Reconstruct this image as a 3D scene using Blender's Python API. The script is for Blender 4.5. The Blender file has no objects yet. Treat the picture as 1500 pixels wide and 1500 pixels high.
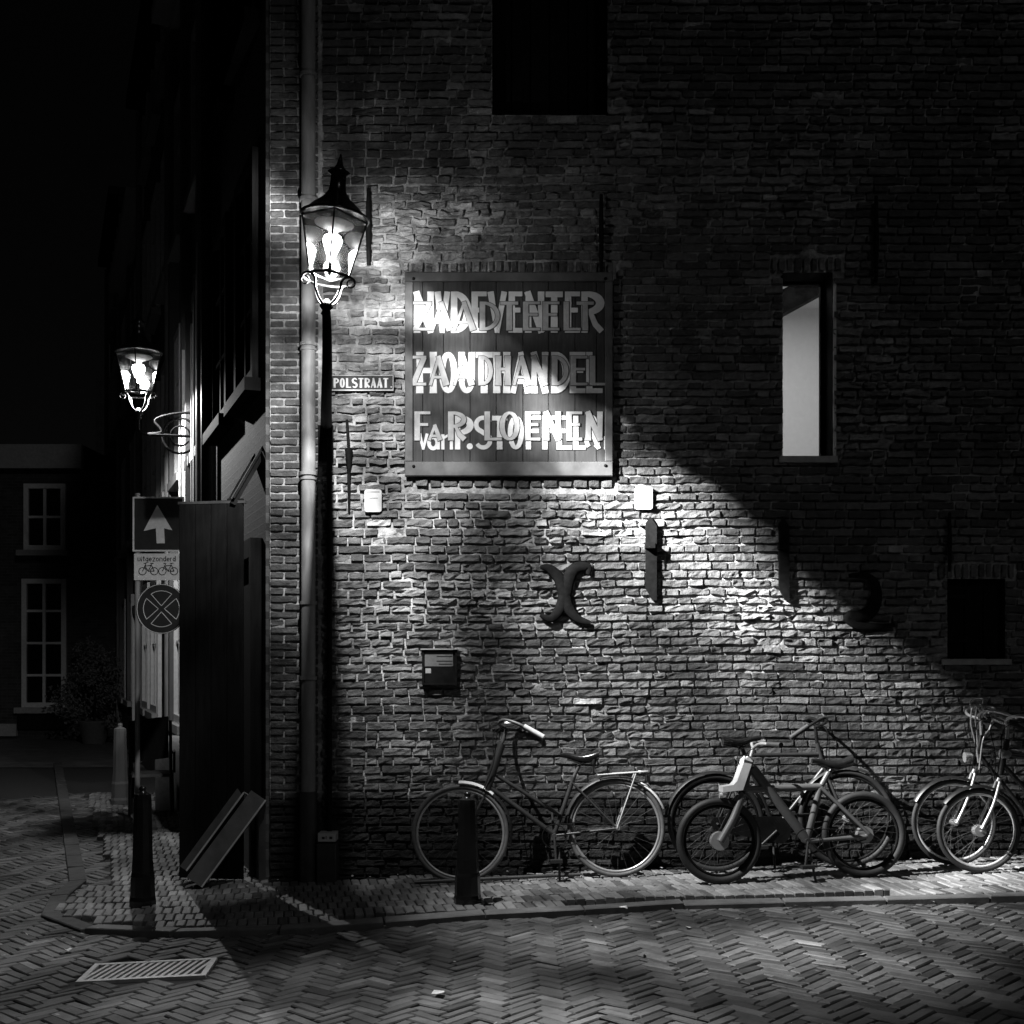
import bpy, math, random
import numpy as np
from mathutils import Vector, Matrix, noise

# ------------------------------------------------------------------ camera, world, fill sun, exposure
sc = bpy.context.scene
R = math.radians
CAMD, CAMZ, FOC = 9.0, 1.6, 1800.0        # metres to the wall, eye height, focal length in photo pixels
cd = bpy.data.cameras.new("camera"); cam = bpy.data.objects.new("camera", cd)
sc.collection.objects.link(cam); sc.camera = cam
cam.location = (0, -CAMD, CAMZ); cam.rotation_euler = (R(90), 0, 0)
cd.sensor_width = 36; cd.lens = FOC / 1500 * 36; cd.shift_y = 215 / 1500
cd.clip_start = 0.1; cd.clip_end = 400

world = bpy.data.worlds.new("World"); sc.world = world; world.use_nodes = True
wn = world.node_tree; bg = wn.nodes["Background"]
sky = wn.nodes.new("ShaderNodeTexSky"); sky.sky_type = 'NISHITA'; sky.sun_disc = False
sky.sun_elevation = R(38); sky.sun_rotation = R(150)
bw = wn.nodes.new("ShaderNodeRGBToBW")
wn.links.new(sky.outputs[0], bw.inputs[0]); wn.links.new(bw.outputs[0], bg.inputs[0])
bg.inputs[1].default_value = 0.00035

sd = bpy.data.lights.new("fill_sun", 'SUN'); sun = bpy.data.objects.new("fill_sun", sd)
sc.collection.objects.link(sun)
sd.energy = 0.11; sd.angle = R(6)  # unseen faint sun, added as fill for the dark wall
sun.rotation_euler = (R(52), 0, R(30))

sc.view_settings.view_transform = 'Standard'; sc.view_settings.look = 'None'
sc.view_settings.exposure = 0; sc.view_settings.gamma = 1; sc.view_settings.use_curve_mapping = False
sc.cycles.max_bounces = 6; sc.cycles.transparent_max_bounces = 12
sc.cycles.use_denoising = True
sc.cycles.caustics_reflective = False; sc.cycles.caustics_refractive = False

LAMP_SPOT = 1650.0       # watts of the shaped beam of the near lantern
LAMP_BULB = 20.0       # radiance of its bulb
LAMP2_BULB = 25.0
LAMP2_W = 330.0

col = sc.collection
rng = random.Random(7)

def P(px, py, y=0.0):
    s = FOC / (CAMD + y)
    return Vector(((px - 750) / s, y, CAMZ + (965 - py) / s))
def g(x):
    return 0.012 + 0.034 * max(-2.6, min(6.0, x))

# ------------------------------------------------------------------ objects, labels
def tag(o, label=None, cat=None, group=None, kind=None):
    if label: o['label'] = label
    if cat: o['category'] = cat
    if group: o['group'] = group
    if kind: o['kind'] = kind
    return o
def thing(name, label, cat, loc=(0, 0, 0), rot=(0, 0, 0), group=None, parent=None):
    o = bpy.data.objects.new(name, None); col.objects.link(o)
    o.empty_display_size = 0.1
    o.location = loc; o.rotation_euler = rot
    return tag(o, label, cat, group)
class MB:
    def __init__(s): s.v = []; s.f = []; s.sm = []
    def add(s, vs, fs, smooth=False):
        b = len(s.v); s.v += [tuple(v) for v in vs]
        s.f += [tuple(b + i for i in f) for f in fs]; s.sm += [smooth] * len(fs); return s
    def box(s, a, b, bev=0.0):
        x0, y0, z0 = a; x1, y1, z1 = b
        if bev <= 0:
            return s.add([(x0,y0,z0),(x1,y0,z0),(x1,y1,z0),(x0,y1,z0),(x0,y0,z1),(x1,y0,z1),(x1,y1,z1),(x0,y1,z1)],
                         [(0,3,2,1),(4,5,6,7),(0,1,5,4),(1,2,6,5),(2,3,7,6),(3,0,4,7)])
        e = bev; v = []
        # front (-y) face bevelled box
        v += [(x0,y1,z0),(x1,y1,z0),(x1,y1,z1),(x0,y1,z1)]
        v += [(x0,y0+e,z0),(x1,y0+e,z0),(x1,y0+e,z1),(x0,y0+e,z1)]
        v += [(x0+e,y0,z0+e),(x1-e,y0,z0+e),(x1-e,y0,z1-e),(x0+e,y0,z1-e)]
        f = [(3,2,1,0),(8,9,10,11)]
        for i in range(4):
            j = (i+1) % 4
            f += [(i,j,4+j,4+i),(4+i,4+j,8+j,8+i)]
        return s.add(v, f)
    def obox(s, c, ax, ay, az):        # centre + three half-axis vectors
        c = Vector(c); ax = Vector(ax); ay = Vector(ay); az = Vector(az)
        v = [c + i*ax + j*ay + k*az for k in (-1,1) for (i,j) in ((-1,-1),(1,-1),(1,1),(-1,1))]
        return s.add(v, [(0,3,2,1),(4,5,6,7),(0,1,5,4),(1,2,6,5),(2,3,7,6),(3,0,4,7)])
    def tube(s, pts, r, n=8, closed=False, caps=True, squash=None):
        pts = [Vector(p) for p in pts]; m = len(pts)
        rs = r if isinstance(r, (list, tuple)) else [r] * m
        vs = []; prev = None
        for i, p in enumerate(pts):
            if closed: t = (pts[(i+1) % m] - pts[i-1])
            else: t = pts[min(i+1, m-1)] - pts[max(i-1, 0)]
            t.normalize()
            if prev is None:
                up = Vector((0,1,0)) if abs(t.y) < 0.9 else Vector((0,0,1))
                n1 = t.cross(up).normalized()
            else:
                n1 = (prev - t * prev.dot(t)).normalized()
            n2 = t.cross(n1); prev = n1
            for k in range(n):
                a = 2*math.pi*k/n
                vs.append(p + (n1*math.cos(a) + n2*math.sin(a)) * rs[i])
        fs = []
        for i in range(m if closed else m-1):
            j = (i+1) % m
            for k in range(n):
                l = (k+1) % n
                fs.append((i*n+k, i*n+l, j*n+l, j*n+k))
        s.add(vs, fs, True)
        if caps and not closed:
            s.add([vs[k] for k in range(n)], [tuple(range(n))[::-1]])
            s.add([vs[(m-1)*n+k] for k in range(n)], [tuple(range(n))])
        return s
    def lathe(s, prof, c=(0,0,0), n=20, smooth=True):   # profile (r, z) about a vertical axis
        c = Vector(c); vs = []
        for r, z in prof:
            for k in range(n):
                a = 2*math.pi*k/n; vs.append(c + Vector((r*math.cos(a), r*math.sin(a), z)))
        fs = [(i*n+k, i*n+(k+1)%n, (i+1)*n+(k+1)%n, (i+1)*n+k) for i in range(len(prof)-1) for k in range(n)]
        s.add(vs, fs, smooth)
        if prof[0][0] > 1e-4: s.add(vs[:n], [tuple(range(n))[::-1]])
        if prof[-1][0] > 1e-4: s.add(vs[-n:], [tuple(range(n))])
        return s
    def ring(s, c, r, rt, axis='y', n=40, m=8, a0=0, a1=360):   # torus or arc in a plane
        c = Vector(c); full = abs(a1-a0) >= 360
        pts = []
        cnt = n if full else n+1
        for i in range(cnt):
            a = R(a0 + (a1-a0)*i/n)
            if axis == 'y': d = Vector((math.cos(a), 0, math.sin(a)))
            elif axis == 'z': d = Vector((math.cos(a), math.sin(a), 0))
            else: d = Vector((0, math.cos(a), math.sin(a)))
            pts.append(c + d*r)
        return s.tube(pts, rt, m, closed=full)
    def prism(s, pts, y0, y1):         # outline in x,z pushed along y
        n = len(pts)
        v = [(x, y0, z) for x, z in pts] + [(x, y1, z) for x, z in pts]
        f = [tuple(range(n)), tuple(range(2*n-1, n-1, -1))] + [(i, n+i, n+(i+1)%n, (i+1)%n) for i in range(n)]
        return s.add(v, f)
    def build(s, name, mat, parent=None, label=None, cat=None, group=None, kind=None, tones=None):
        me = bpy.data.meshes.new(name); me.from_pydata(s.v, [], s.f)
        me.polygons.foreach_set("use_smooth", s.sm)
        if tones is not None:
            at = me.attributes.new("tone", 'FLOAT', 'POINT'); at.data.foreach_set("value", tones)
        me.materials.append(mat); me.update()
        o = bpy.data.objects.new(name, me); col.objects.link(o)
        if parent: o.parent = parent
        return tag(o, label, cat, group, kind)
def smooth_pts(pts, k=6):
    pts = [Vector(p) for p in pts]; out = []
    for i in range(len(pts)-1):
        p0 = pts[max(i-1,0)]; p1 = pts[i]; p2 = pts[i+1]; p3 = pts[min(i+2,len(pts)-1)]
        for j in range(k):
            t = j/k
            out.append(0.5*((2*p1)+(p2-p0)*t+(2*p0-5*p1+4*p2-p3)*t*t+(3*p1-p0-3*p2+p3)*t**3))
    out.append(pts[-1]); return out

# ------------------------------------------------------------------ materials
class NT:
    def __init__(s, name):
        s.m = bpy.data.materials.new(name); s.m.use_nodes = True
        s.n = s.m.node_tree.nodes; s.l = s.m.node_tree.links
        s.b = s.n["Principled BSDF"]; s.out = s.n["Material Output"]
    def node(s, t, **kw):
        n = s.n.new(t)
        for k, v in kw.items():
            if k in n.inputs: n.inputs[k].default_value = v
            else: setattr(n, k, v)
        return n
    def noise(s, scale, detail=4, rough=0.6, stretch=None):
        tc = s.node("ShaderNodeTexCoord"); src = tc.outputs["Object"]
        if stretch:
            mp = s.node("ShaderNodeMapping"); mp.inputs["Scale"].default_value = stretch
            s.l.new(src, mp.inputs[0]); src = mp.outputs[0]
        n = s.node("ShaderNodeTexNoise"); n.inputs["Scale"].default_value = scale
        n.inputs["Detail"].default_value = detail; n.inputs["Roughness"].default_value = rough
        s.l.new(src, n.inputs["Vector"]); return n.outputs["Fac"]
    def ramp(s, src, lo, hi, a=0.0, b=1.0):
        r = s.node("ShaderNodeMapRange"); r.inputs["From Min"].default_value = lo; r.inputs["From Max"].default_value = hi
        r.inputs["To Min"].default_value = a; r.inputs["To Max"].default_value = b
        s.l.new(src, r.inputs[0]); return r.outputs[0]
    def mul(s, a, b, op='MULTIPLY'):
        m = s.node("ShaderNodeMath"); m.operation = op
        for i, x in enumerate((a, b)):
            if isinstance(x, (int, float)): m.inputs[i].default_value = x
            else: s.l.new(x, m.inputs[i])
        return m.outputs[0]
    def color(s, val): s.l.new(val, s.b.inputs["Base Color"])
    def bump(s, h, strength=0.5, dist=0.01):
        b = s.node("ShaderNodeBump"); b.inputs["Strength"].default_value = strength; b.inputs["Distance"].default_value = dist
        s.l.new(h, b.inputs["Height"]); s.l.new(b.outputs[0], s.b.inputs["Normal"])

def simple(name, v, rough=0.6, metal=0.0, var=0.25, scale=20, bump=0.0, bscale=80, stretch=None, spec=None):
    t = NT(name)
    f = t.noise(scale, 5, 0.6, stretch)
    t.color(t.ramp(f, 0.25, 0.75, v*(1-var), v*(1+var)))
    t.b.inputs["Roughness"].default_value = rough; t.b.inputs["Metallic"].default_value = metal
    if spec is not None: t.b.inputs["Specular IOR Level"].default_value = spec
    if bump: t.bump(t.noise(bscale, 5, 0.65, stretch), bump, 0.004)
    return t.m
def emis(name, strength):
    t = NT(name); e = t.node("ShaderNodeEmission"); e.inputs[1].default_value = strength
    t.l.new(e.outputs[0], t.out.inputs[0]); return t.m
def glass(name, dirt=0.12, gloss=0.08, scale=25):
    t = NT(name); t.n.remove(t.b)
    tr = t.node("ShaderNodeBsdfTransparent"); gl = t.node("ShaderNodeBsdfGlossy"); gl.inputs["Roughness"].default_value = 0.05
    tl = t.node("ShaderNodeBsdfTranslucent"); df = t.node("ShaderNodeBsdfDiffuse")
    m0 = t.node("ShaderNodeMixShader"); m0.inputs[0].default_value = 0.4
    t.l.new(tl.outputs[0], m0.inputs[1]); t.l.new(df.outputs[0], m0.inputs[2])
    m1 = t.node("ShaderNodeMixShader"); m2 = t.node("ShaderNodeMixShader")
    f = t.noise(scale, 4, 0.7)
    t.l.new(t.ramp(f, 0.35, 0.7, dirt*0.15, dirt*1.9), m1.inputs[0])
    t.l.new(tr.outputs[0], m1.inputs[1]); t.l.new(m0.outputs[0], m1.inputs[2])
    fr = t.node("ShaderNodeFresnel"); fr.inputs[0].default_value = 1.45
    t.l.new(t.mul(fr.outputs[0], gloss/0.04, 'MULTIPLY'), m2.inputs[0])
    t.l.new(m1.outputs[0], m2.inputs[1]); t.l.new(gl.outputs[0], m2.inputs[2])
    t.l.new(m2.outputs[0], t.out.inputs[0]); return t.m

def masonry(name, mortar=False):
    t = NT(name)
    geo = t.node("ShaderNodeNewGeometry"); sep = t.node("ShaderNodeSeparateXYZ"); t.l.new(geo.outputs["Position"], sep.inputs[0])
    big = t.noise(1.3, 3, 0.6); mid = t.noise(18, 6, 0.7); fine = t.noise(95, 5, 0.75)
    if mortar:
        base = t.mul(t.ramp(mid, 0.3, 0.7, 0.22, 0.52), t.ramp(t.noise(5, 4, 0.7), 0.35, 0.62, 0.35, 1.15))
    else:
        at = t.node("ShaderNodeAttribute"); at.attribute_name = "tone"
        base = t.mul(at.outputs["Fac"], t.ramp(mid, 0.25, 0.75, 0.55, 1.5))
        base = t.mul(base, t.ramp(fine, 0.62, 0.8, 1.0, 1.9))
    base = t.mul(base, t.ramp(big, 0.3, 0.7, 0.72, 1.2))
    # the wall foot is coated with tar up to a wavering line; rubbed through here and there
    edge = t.mul(sep.outputs["Z"], t.ramp(t.noise(3.5, 4, 0.6, (1, 1, 4)), 0, 1, -0.05, 0.05), 'ADD')
    tar = t.ramp(edge, 0.555, 0.62, 0.09 if not mortar else 0.05, 1.0)
    base = t.mul(base, tar)
    t.color(base)
    t.b.inputs["Roughness"].default_value = 0.72; t.b.inputs["Specular IOR Level"].default_value = 0.4
    h = t.mul(t.mul(mid, 0.8), t.mul(t.noise(42, 5, 0.7), 0.7), 'ADD')
    t.bump(h, 1.0, 0.014 if not mortar else 0.018)
    return t.m
def pavemat(name, lo=0.04, hi=0.14, rough=0.62):
    t = NT(name)
    at = t.node("ShaderNodeAttribute"); at.attribute_name = "tone"
    mid = t.noise(14, 5, 0.7); fine = t.noise(120, 4, 0.7); big = t.noise(0.9, 3, 0.55)
    b = t.mul(at.outputs["Fac"], t.ramp(mid, 0.25, 0.75, 0.65, 1.4))
    b = t.mul(b, t.ramp(big, 0.35, 0.65, 0.6, 1.3)); grit = t.noise(3.2, 6, 0.75)
    b = t.mul(b, t.ramp(grit, 0.58, 0.75, 1.0, 0.45)); t.color(b)
    t.l.new(t.ramp(big, 0.35, 0.7, rough+0.12, rough-0.18), t.b.inputs["Roughness"])
    t.bump(t.mul(fine, mid, 'ADD'), 0.55, 0.006)
    return t.m
def facade(name, v, mort, bw_=0.22, bh=0.065):
    t = NT(name)
    tc = t.node("ShaderNodeTexCoord"); mp = t.node("ShaderNodeMapping"); mp.inputs["Rotation"].default_value = (R(90), 0, 0)
    t.l.new(tc.outputs["Object"], mp.inputs[0])
    br = t.node("ShaderNodeTexBrick"); br.inputs["Scale"].default_value = 1
    br.inputs["Color1"].default_value = (v*0.7,)*3 + (1,); br.inputs["Color2"].default_value = (v*1.3,)*3 + (1,)
    br.inputs["Mortar"].default_value = (mort,)*3 + (1,); br.inputs["Mortar Size"].default_value = 0.006
    br.inputs["Brick Width"].default_value = bw_; br.inputs["Row Height"].default_value = bh
    t.l.new(mp.outputs[0], br.inputs["Vector"])
    mx = t.node("ShaderNodeMix"); mx.data_type = 'RGBA'; mx.blend_type = 'MULTIPLY'; mx.inputs[0].default_value = 1
    r = t.ramp(t.noise(5, 6, 0.7), 0.3, 0.7, 0.6, 1.3)
    t.l.new(br.outputs["Color"], mx.inputs[6]); t.l.new(r, mx.inputs[7]); t.l.new(mx.outputs[2], t.b.inputs["Base Color"])
    t.b.inputs["Roughness"].default_value = 0.85
    t.bump(t.mul(br.outputs["Fac"], t.noise(60, 4, 0.7), 'SUBTRACT'), 0.6, 0.008)
    return t.m

M = dict(
    brick=masonry('old_brick'), mortar=masonry('lime_mortar', True),
    pave=pavemat('paving_clinker'), road=pavemat('road_clinker', rough=0.66),
    darkkerb=simple('dark_kerb_stone', 0.06, 0.85, var=0.4, scale=12, bump=0.5, bscale=60),  # darker kerb tone for the left stretch, close to the road tone
    glass2=glass('far_lantern_glass', 0.006, 0.05, 16),
    farroad=simple('far_road_clinker', 0.10, 0.8, var=0.45, scale=4, bump=0.5, bscale=30),
    joint=simple('sand_joint', 0.025, 0.95, var=0.4, scale=40, bump=0.6, bscale=150),
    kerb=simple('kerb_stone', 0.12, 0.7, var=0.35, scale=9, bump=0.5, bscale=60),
    iron=simple('black_iron', 0.007, 0.75, spec=.08, var=0.5, scale=30, bump=0.15, bscale=120),
    blackpaint=simple('black_gloss', 0.008, 0.22, var=0.4, scale=14, bump=0.12, bscale=40),
    zinc=simple('zinc_pipe', 0.20, 0.6, var=0.35, scale=6, bump=0.15, stretch=(3, 3, 0.6)),
    castiron=simple('cast_iron_pipe', 0.035, 0.5, var=0.4, scale=12, bump=0.2),
    darkwood=simple('dark_painted_wood', 0.007, 0.85, spec=.06, var=0.4, scale=8, bump=0.3, stretch=(6, 6, 0.5)),
    signwood=simple('sign_board_wood', 0.040, 0.75, spec=.2, var=0.35, scale=7, bump=0.35, stretch=(7, 3, 0.7)),
    signframe=simple('sign_frame_paint', 0.085, 0.7, spec=.25, var=0.3, scale=9, bump=0.3),
    letter=simple('cream_letter_paint', 0.48, 0.7, var=0.1, scale=40, bump=0.1),
    ghost=simple('faded_letter_paint', 0.29, 0.6, var=0.18, scale=30, bump=0.1),
    outline=simple('black_letter_outline', 0.012, 0.6),
    enamel=simple('dark_enamel', 0.03, 0.65, spec=.2), white=simple('white_plastic', 0.5, 0.45, var=0.05),
    paper=simple('notice_paper', 0.11, 0.6, var=0.25, scale=60),
    greypaint=simple('grey_frame_paint', 0.085, 0.4, var=0.1), chrome=simple('chrome', 0.7, 0.3, .55, var=0.08),
    alu=simple('aluminium', 0.45, 0.35, 0.7, var=0.1), rubber=simple('tyre_rubber', 0.009, 0.7, var=0.3, bump=0.2),
    rubbergrey=simple('dusty_tyre_rubber', 0.07, 0.6, var=0.3, bump=0.2),
    fender=simple('fender_paint', 0.018, 0.42), whitefender=simple('white_fender_patch', 0.7, 0.4, var=0.05),
    plank=simple('weathered_plank', 0.055, 0.7, var=0.4, scale=9, bump=0.4, stretch=(1, 1, 1)),
    framewood=simple('pale_window_paint', 0.58, 0.35, var=0.15), room=simple('room_plaster', 0.6, 0.9, var=0.02),
    stone=simple('grey_band_stone', 0.3, 0.85, var=0.2, scale=20, bump=0.3), farwall=facade('far_brick', 0.035, 0.06),
    rowwall=facade('row_brick', 0.035, 0.07), rowwall2=facade('row_brick_pale', 0.06, 0.10),
    plaster=simple('worn_stucco', 0.10, 0.75, var=0.35, scale=3, bump=0.4, stretch=(1, 1, 0.4)),
    blue=simple('sign_dark_face', 0.025, 0.35), whitesign=simple('sign_white', 0.6, 0.4, var=0.15, scale=30),
    leaf=simple('evergreen_leaf', 0.11, 0.6, var=0.5, scale=8), soil=simple('clay_pot', 0.08, 0.8),
    glass=glass('lantern_glass', 0.06, 0.05, 12), pane=glass('window_glass', 0.02, 0.05),
    darkglass=simple('dark_glass', 0.004, 0.06, var=0.1, spec=0.6), litter=simple('litter_paper', 0.8, 0.6),
    bulb=emis('lit_bulb', LAMP_BULB), bulb2=emis('lit_bulb_far', LAMP2_BULB),
    grate=simple('worn_grate_iron', 0.5, 0.45, var=0.35, scale=25, bump=0.2),
)

# ------------------------------------------------------------------ ground
def sheet(name, x0, x1, y0, y1, dz, mat, nx=60, ny=2, kind='structure'):
    b = MB(); xs = np.linspace(x0, x1, nx); ys = np.linspace(y0, y1, ny)
    vs = [(x, y, g(x)+dz) for y in ys for x in xs]
    b.add(vs, [(j*nx+i, j*nx+i+1, (j+1)*nx+i+1, (j+1)*nx+i) for j in range(ny-1) for i in range(nx-1)])
    return b.build(name, mat, kind=kind)
# street direction along the row of houses on the left
DIR = Vector((-0.3825, 1.0, 0)).normalized(); NRM = Vector((-1.0, -0.3825, 0)).normalized()
CORN = Vector((-1.80, 0.0, 0))
def rowp(t, out=0.0, z=0.0):
    p = CORN + DIR*t + NRM*out; return Vector((p.x, p.y, z))

sheet('ground', -60, 60, -30, 90, -0.045, M['joint'], 90, 2)
KERB = [(5.4,-1.50),(3.15,-1.45),(1.07,-1.34),(-0.21,-1.45),(-1.0,-1.62),(-1.9,-1.66),(-2.5,-1.50),(-2.95,-1.1),(-3.15,-0.5),(-3.25,0.2)]
KERB = smooth_pts([(x, y, 0) for x, y in KERB], 8)
q = rowp(12, 1.3); KERB = KERB + [Vector((-3.25,0.2,0)).lerp(q, k/20) for k in range(1, 21)]
def kerb_y(x):
    best = None
    for a, b in zip(KERB, KERB[1:]):
        if min(a.x, b.x) <= x <= max(a.x, b.x):
            y = a.y + (b.y-a.y)*(x-a.x)/((b.x-a.x) or 1e-9)
            if best is None or y < best: best = y
    return best
def street_row_x(y):       # x of the row facade at depth y
    return -1.8 - 0.3825*y
def on_pavement(x, y):
    if x < -4.5 and y < 0: return False
    if y < 0.0:
        ky = kerb_y(x)
        return ky is not None and y > ky + 0.09 and (x > -3.05 or False)
    return street_row_x(y) - 1.12 < x < street_row_x(y)

def paver(b, tones, c, ux, uy, L, W, z, tone, h=0.05, rnd=rng):
    """one paving brick with a bevelled, slightly tilted top"""
    e = 0.006; tx = rnd.uniform(-.0035,.0035); ty = rnd.uniform(-.003,.003); dz = rnd.uniform(-.0035,.0035)
    hl, hw = L/2-0.003, W/2-0.003
    def pt(a, bb, zz):
        p = c + ux*a + uy*bb
        return (p.x, p.y, z(p.x) + zz + dz + tx*a/hl + ty*bb/hw + .009*noise.noise(Vector((p.x*1.1, p.y*1.3, 0))) + .004*noise.noise(Vector((p.x*4, p.y*4, 9))))
    v = [pt(a, bb, -h) for a, bb in ((-hl,-hw),(hl,-hw),(hl,hw),(-hl,hw))]
    v += [pt(a, bb, -e) for a, bb in ((-hl,-hw),(hl,-hw),(hl,hw),(-hl,hw))]
    v += [pt(a, bb, 0) for a, bb in ((-hl+e,-hw+e),(hl-e,-hw+e),(hl-e,hw-e),(-hl+e,hw-e))]
    f = [(8,9,10,11)]
    for i in range(4):
        j = (i+1) % 4; f += [(i,j,4+j,4+i),(4+i,4+j,8+j,8+i)]
    b.add(v, f); tones += [tone]*12
GRX = (-2.26, -1.60); GRY = (-2.66, -2.28)     # the gully in the road
def lay(name, root, bricks, mat, zf):
    """300 nearest as separate bricks, the rest joined"""
    bricks.sort(key=lambda q: q[5])
    rest = MB(); rt = []
    for i, (c, ux, uy, L, W, _, tone) in enumerate(bricks):
        if i < 300:
            b = MB(); tn = []; paver(b, tn, c, ux, uy, L, W, zf, tone); b.build(name, mat, root, tones=tn)
        else: paver(rest, rt, c, ux, uy, L, W, zf, tone)
    rest.build(name, mat, root, kind='stuff', tones=rt)
def visible_rank(c):
    d = c.y + CAMD
    if d < 1: return 99
    px = 750 + FOC*c.x/d; py = 965 + (CAMZ-g(c.x))*FOC/d
    return d + (0 if (0 < px < 1500 and py < 1500) else 50)

road = sheet('road', -9, 8.5, -6.0, 18.0, -0.014, M['joint'], 60, 2)
far_road = sheet('far_road', -16, -3.0, 10.0, 19.0, -0.004, M['farroad'], 30, 2)
pavement = sheet('pavement', -4.4, 5.6, -1.0, 0.02, -0.02, M['joint'], 40, 2)
bricks = []
n = 3; w = 0.0667
c45 = math.sqrt(.5); ex = Vector((c45, c45, 0)); ey = Vector((-c45, c45, 0))
org = Vector((0, -2.5, 0)); NR = 150
for i in range(-NR, NR):
    for j in range(-NR, NR):
        k = (i-j) % (2*n)
        if k == 0: cc = (i+n/2, j+0.5); ux, uy = ex, ey
        elif k == 2*n-1: cc = (i+0.5, j+n/2); ux, uy = ey, ex
        else: continue
        c = org + ex*(cc[0]*w) + ey*(cc[1]*w)
        if c.y > 10 or c.x > 5.2 or c.y < -4.6: continue
        d = c.y + CAMD
        if abs(FOC*c.x/d) > 900: continue
        if c.y > -0.0 and c.x > street_row_x(c.y): continue
        if on_pavement(c.x, c.y): continue
        ky = kerb_y(c.x)
        near = min((Vector((c.x, c.y, 0))-p).length for p in KERB[::3])
        if near < 0.05: continue
        if GRX[0]-.06 < c.x < GRX[1]+.06 and GRY[0]-.05 < c.y < GRY[1]+.05: continue
        tone = max(.03, rng.gauss(0.085, 0.03)) * (1.7 if rng.random() < .06 else 1)
        bricks.append((c, ux, uy, 3*w, w, visible_rank(c), tone))
lay('brick', road, bricks, M['road'], lambda x: g(x))
# pavement: small clinkers on edge, rows running to the wall
bricks = []
y = -1.75; r_ = 0
while y < 6.0:
    x = -6.0 + (0.03 if r_ % 2 else 0)
    while x < 4.9:
        c = Vector((x + 0.13*(y), y + 0.105 + 0.02*math.sin(x*2.2), 0))
        if on_pavement(c.x, c.y) and on_pavement(c.x, c.y-0.08) and abs(FOC*c.x/(c.y+CAMD)) < 900:
            a = Vector((1, 0.06, 0)).normalized(); bb = Vector((-0.06-0.13, 1, 0)).normalized()
            bricks.append((c, bb, a, 0.205, 0.062, visible_rank(c), max(.05, rng.gauss(0.14, 0.04))))
        x += 0.0635
    y += 0.208; r_ += 1
lay('brick', pavement, bricks, M['pave'], lambda x: g(x)+0.03)
# kerb stones
kerb = bpy.data.objects.new('kerb', None); col.objects.link(kerb); kerb['kind'] = 'structure'
acc = 0; start = KERB[0]; seg = []
dist = 0; prevp = KERB[0]; nodes = [KERB[0]]
for p in KERB[1:]:
    L = (p-prevp).length
    while dist + L >= 0.62:
        t = (0.62-dist)/L; prevp = prevp.lerp(p, t); nodes.append(prevp.copy()); L = (p-prevp).length; dist = 0
    dist += L; prevp = p
for a, b_ in zip(nodes, nodes[1:]):
    d = (b_-a); L = d.length; u = d.normalized(); nv = Vector((-u.y, u.x, 0))
    b = MB(); tn = []
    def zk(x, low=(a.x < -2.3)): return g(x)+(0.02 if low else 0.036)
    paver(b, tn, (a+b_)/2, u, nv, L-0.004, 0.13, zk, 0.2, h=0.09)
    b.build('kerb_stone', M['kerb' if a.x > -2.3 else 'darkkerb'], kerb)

# gully grate in the road
gr = thing('gully_grate', 'worn slotted iron drain grate set in the herringbone road bricks', 'drain grate',
           (sum(GRX)/2, sum(GRY)/2, g(sum(GRX)/2)), (0, -0.034, R(4)))
hx, hy = (GRX[1]-GRX[0])/2, (GRY[1]-GRY[0])/2
b = MB(); b.box((-hx,-hy,-.05),(hx,-hy+.035,.004)); b.box((-hx,hy-.035,-.05),(hx,hy,.004))
b.box((-hx,-hy+.035,-.05),(-hx+.03,hy-.035,.004)); b.box((hx-.03,-hy+.035,-.05),(hx,hy-.035,.004)); b.build('grate_frame', M['grate'], gr)
NB = 15
for i in range(NB):
    x = -hx+.03 + (2*hx-.06)*(i+.5)/NB
    b = MB(); b.obox((x, 0, -0.008), (0.0098, 0, 0), (0.03, hy-.036, 0), (0, 0, .010)); b.build('grate_bar', M['grate'], gr)
MB().box((-hx+.02,-hy+.02,-.12),(hx-.02,hy-.02,-.06)).build('gully_pot', M['iron'], gr)

# ------------------------------------------------------------------ the brick warehouse
HX0, HX1, HZ1 = -1.775, 5.1, 7.4
OPEN = dict(loft=(-0.145, 0.70, 5.585, 7.05), window=(1.985, 2.35, 3.085, 4.43), hatch=(3.19, 3.615, 1.60, 2.185))
house = thing('brick_warehouse', 'tall weathered old brick warehouse wall with loft door and lit slit window', 'building', (0, 0, 0))
# mortar bed: one sheet with holes at the openings
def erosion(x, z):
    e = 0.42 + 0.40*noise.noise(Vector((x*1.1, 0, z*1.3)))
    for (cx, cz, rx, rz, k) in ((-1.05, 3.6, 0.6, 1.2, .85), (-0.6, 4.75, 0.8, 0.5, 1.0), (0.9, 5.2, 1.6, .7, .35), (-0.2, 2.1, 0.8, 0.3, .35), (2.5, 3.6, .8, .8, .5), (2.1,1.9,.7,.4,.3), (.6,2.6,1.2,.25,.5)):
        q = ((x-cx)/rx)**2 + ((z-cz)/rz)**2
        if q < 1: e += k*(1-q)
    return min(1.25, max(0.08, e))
def warp(x, z):
    if x < -1.405: return 0.0
    lim = min([1.0]+[max(0, min(1, max(o[0]-x, x-o[1], o[2]-z, z-o[3])/.12)) for o in OPEN.values()])
    return lim*(0.011*noise.noise(Vector((x*.9, 5, z*.8)))+0.005*noise.noise(Vector((x*3.2, 2, z*2.5)))*(.5+erosion(x, z)))
xs = sorted(set(list(np.round(np.arange(HX0, HX1, 0.026), 4)) + [o[0] for o in OPEN.values()] + [o[1] for o in OPEN.values()] + [HX1]))
zs = sorted(set(list(np.round(np.arange(-0.2, HZ1, 0.026), 4)) + [o[2] for o in OPEN.values()] + [o[3] for o in OPEN.values()] + [HZ1]))
vs = []
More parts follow.
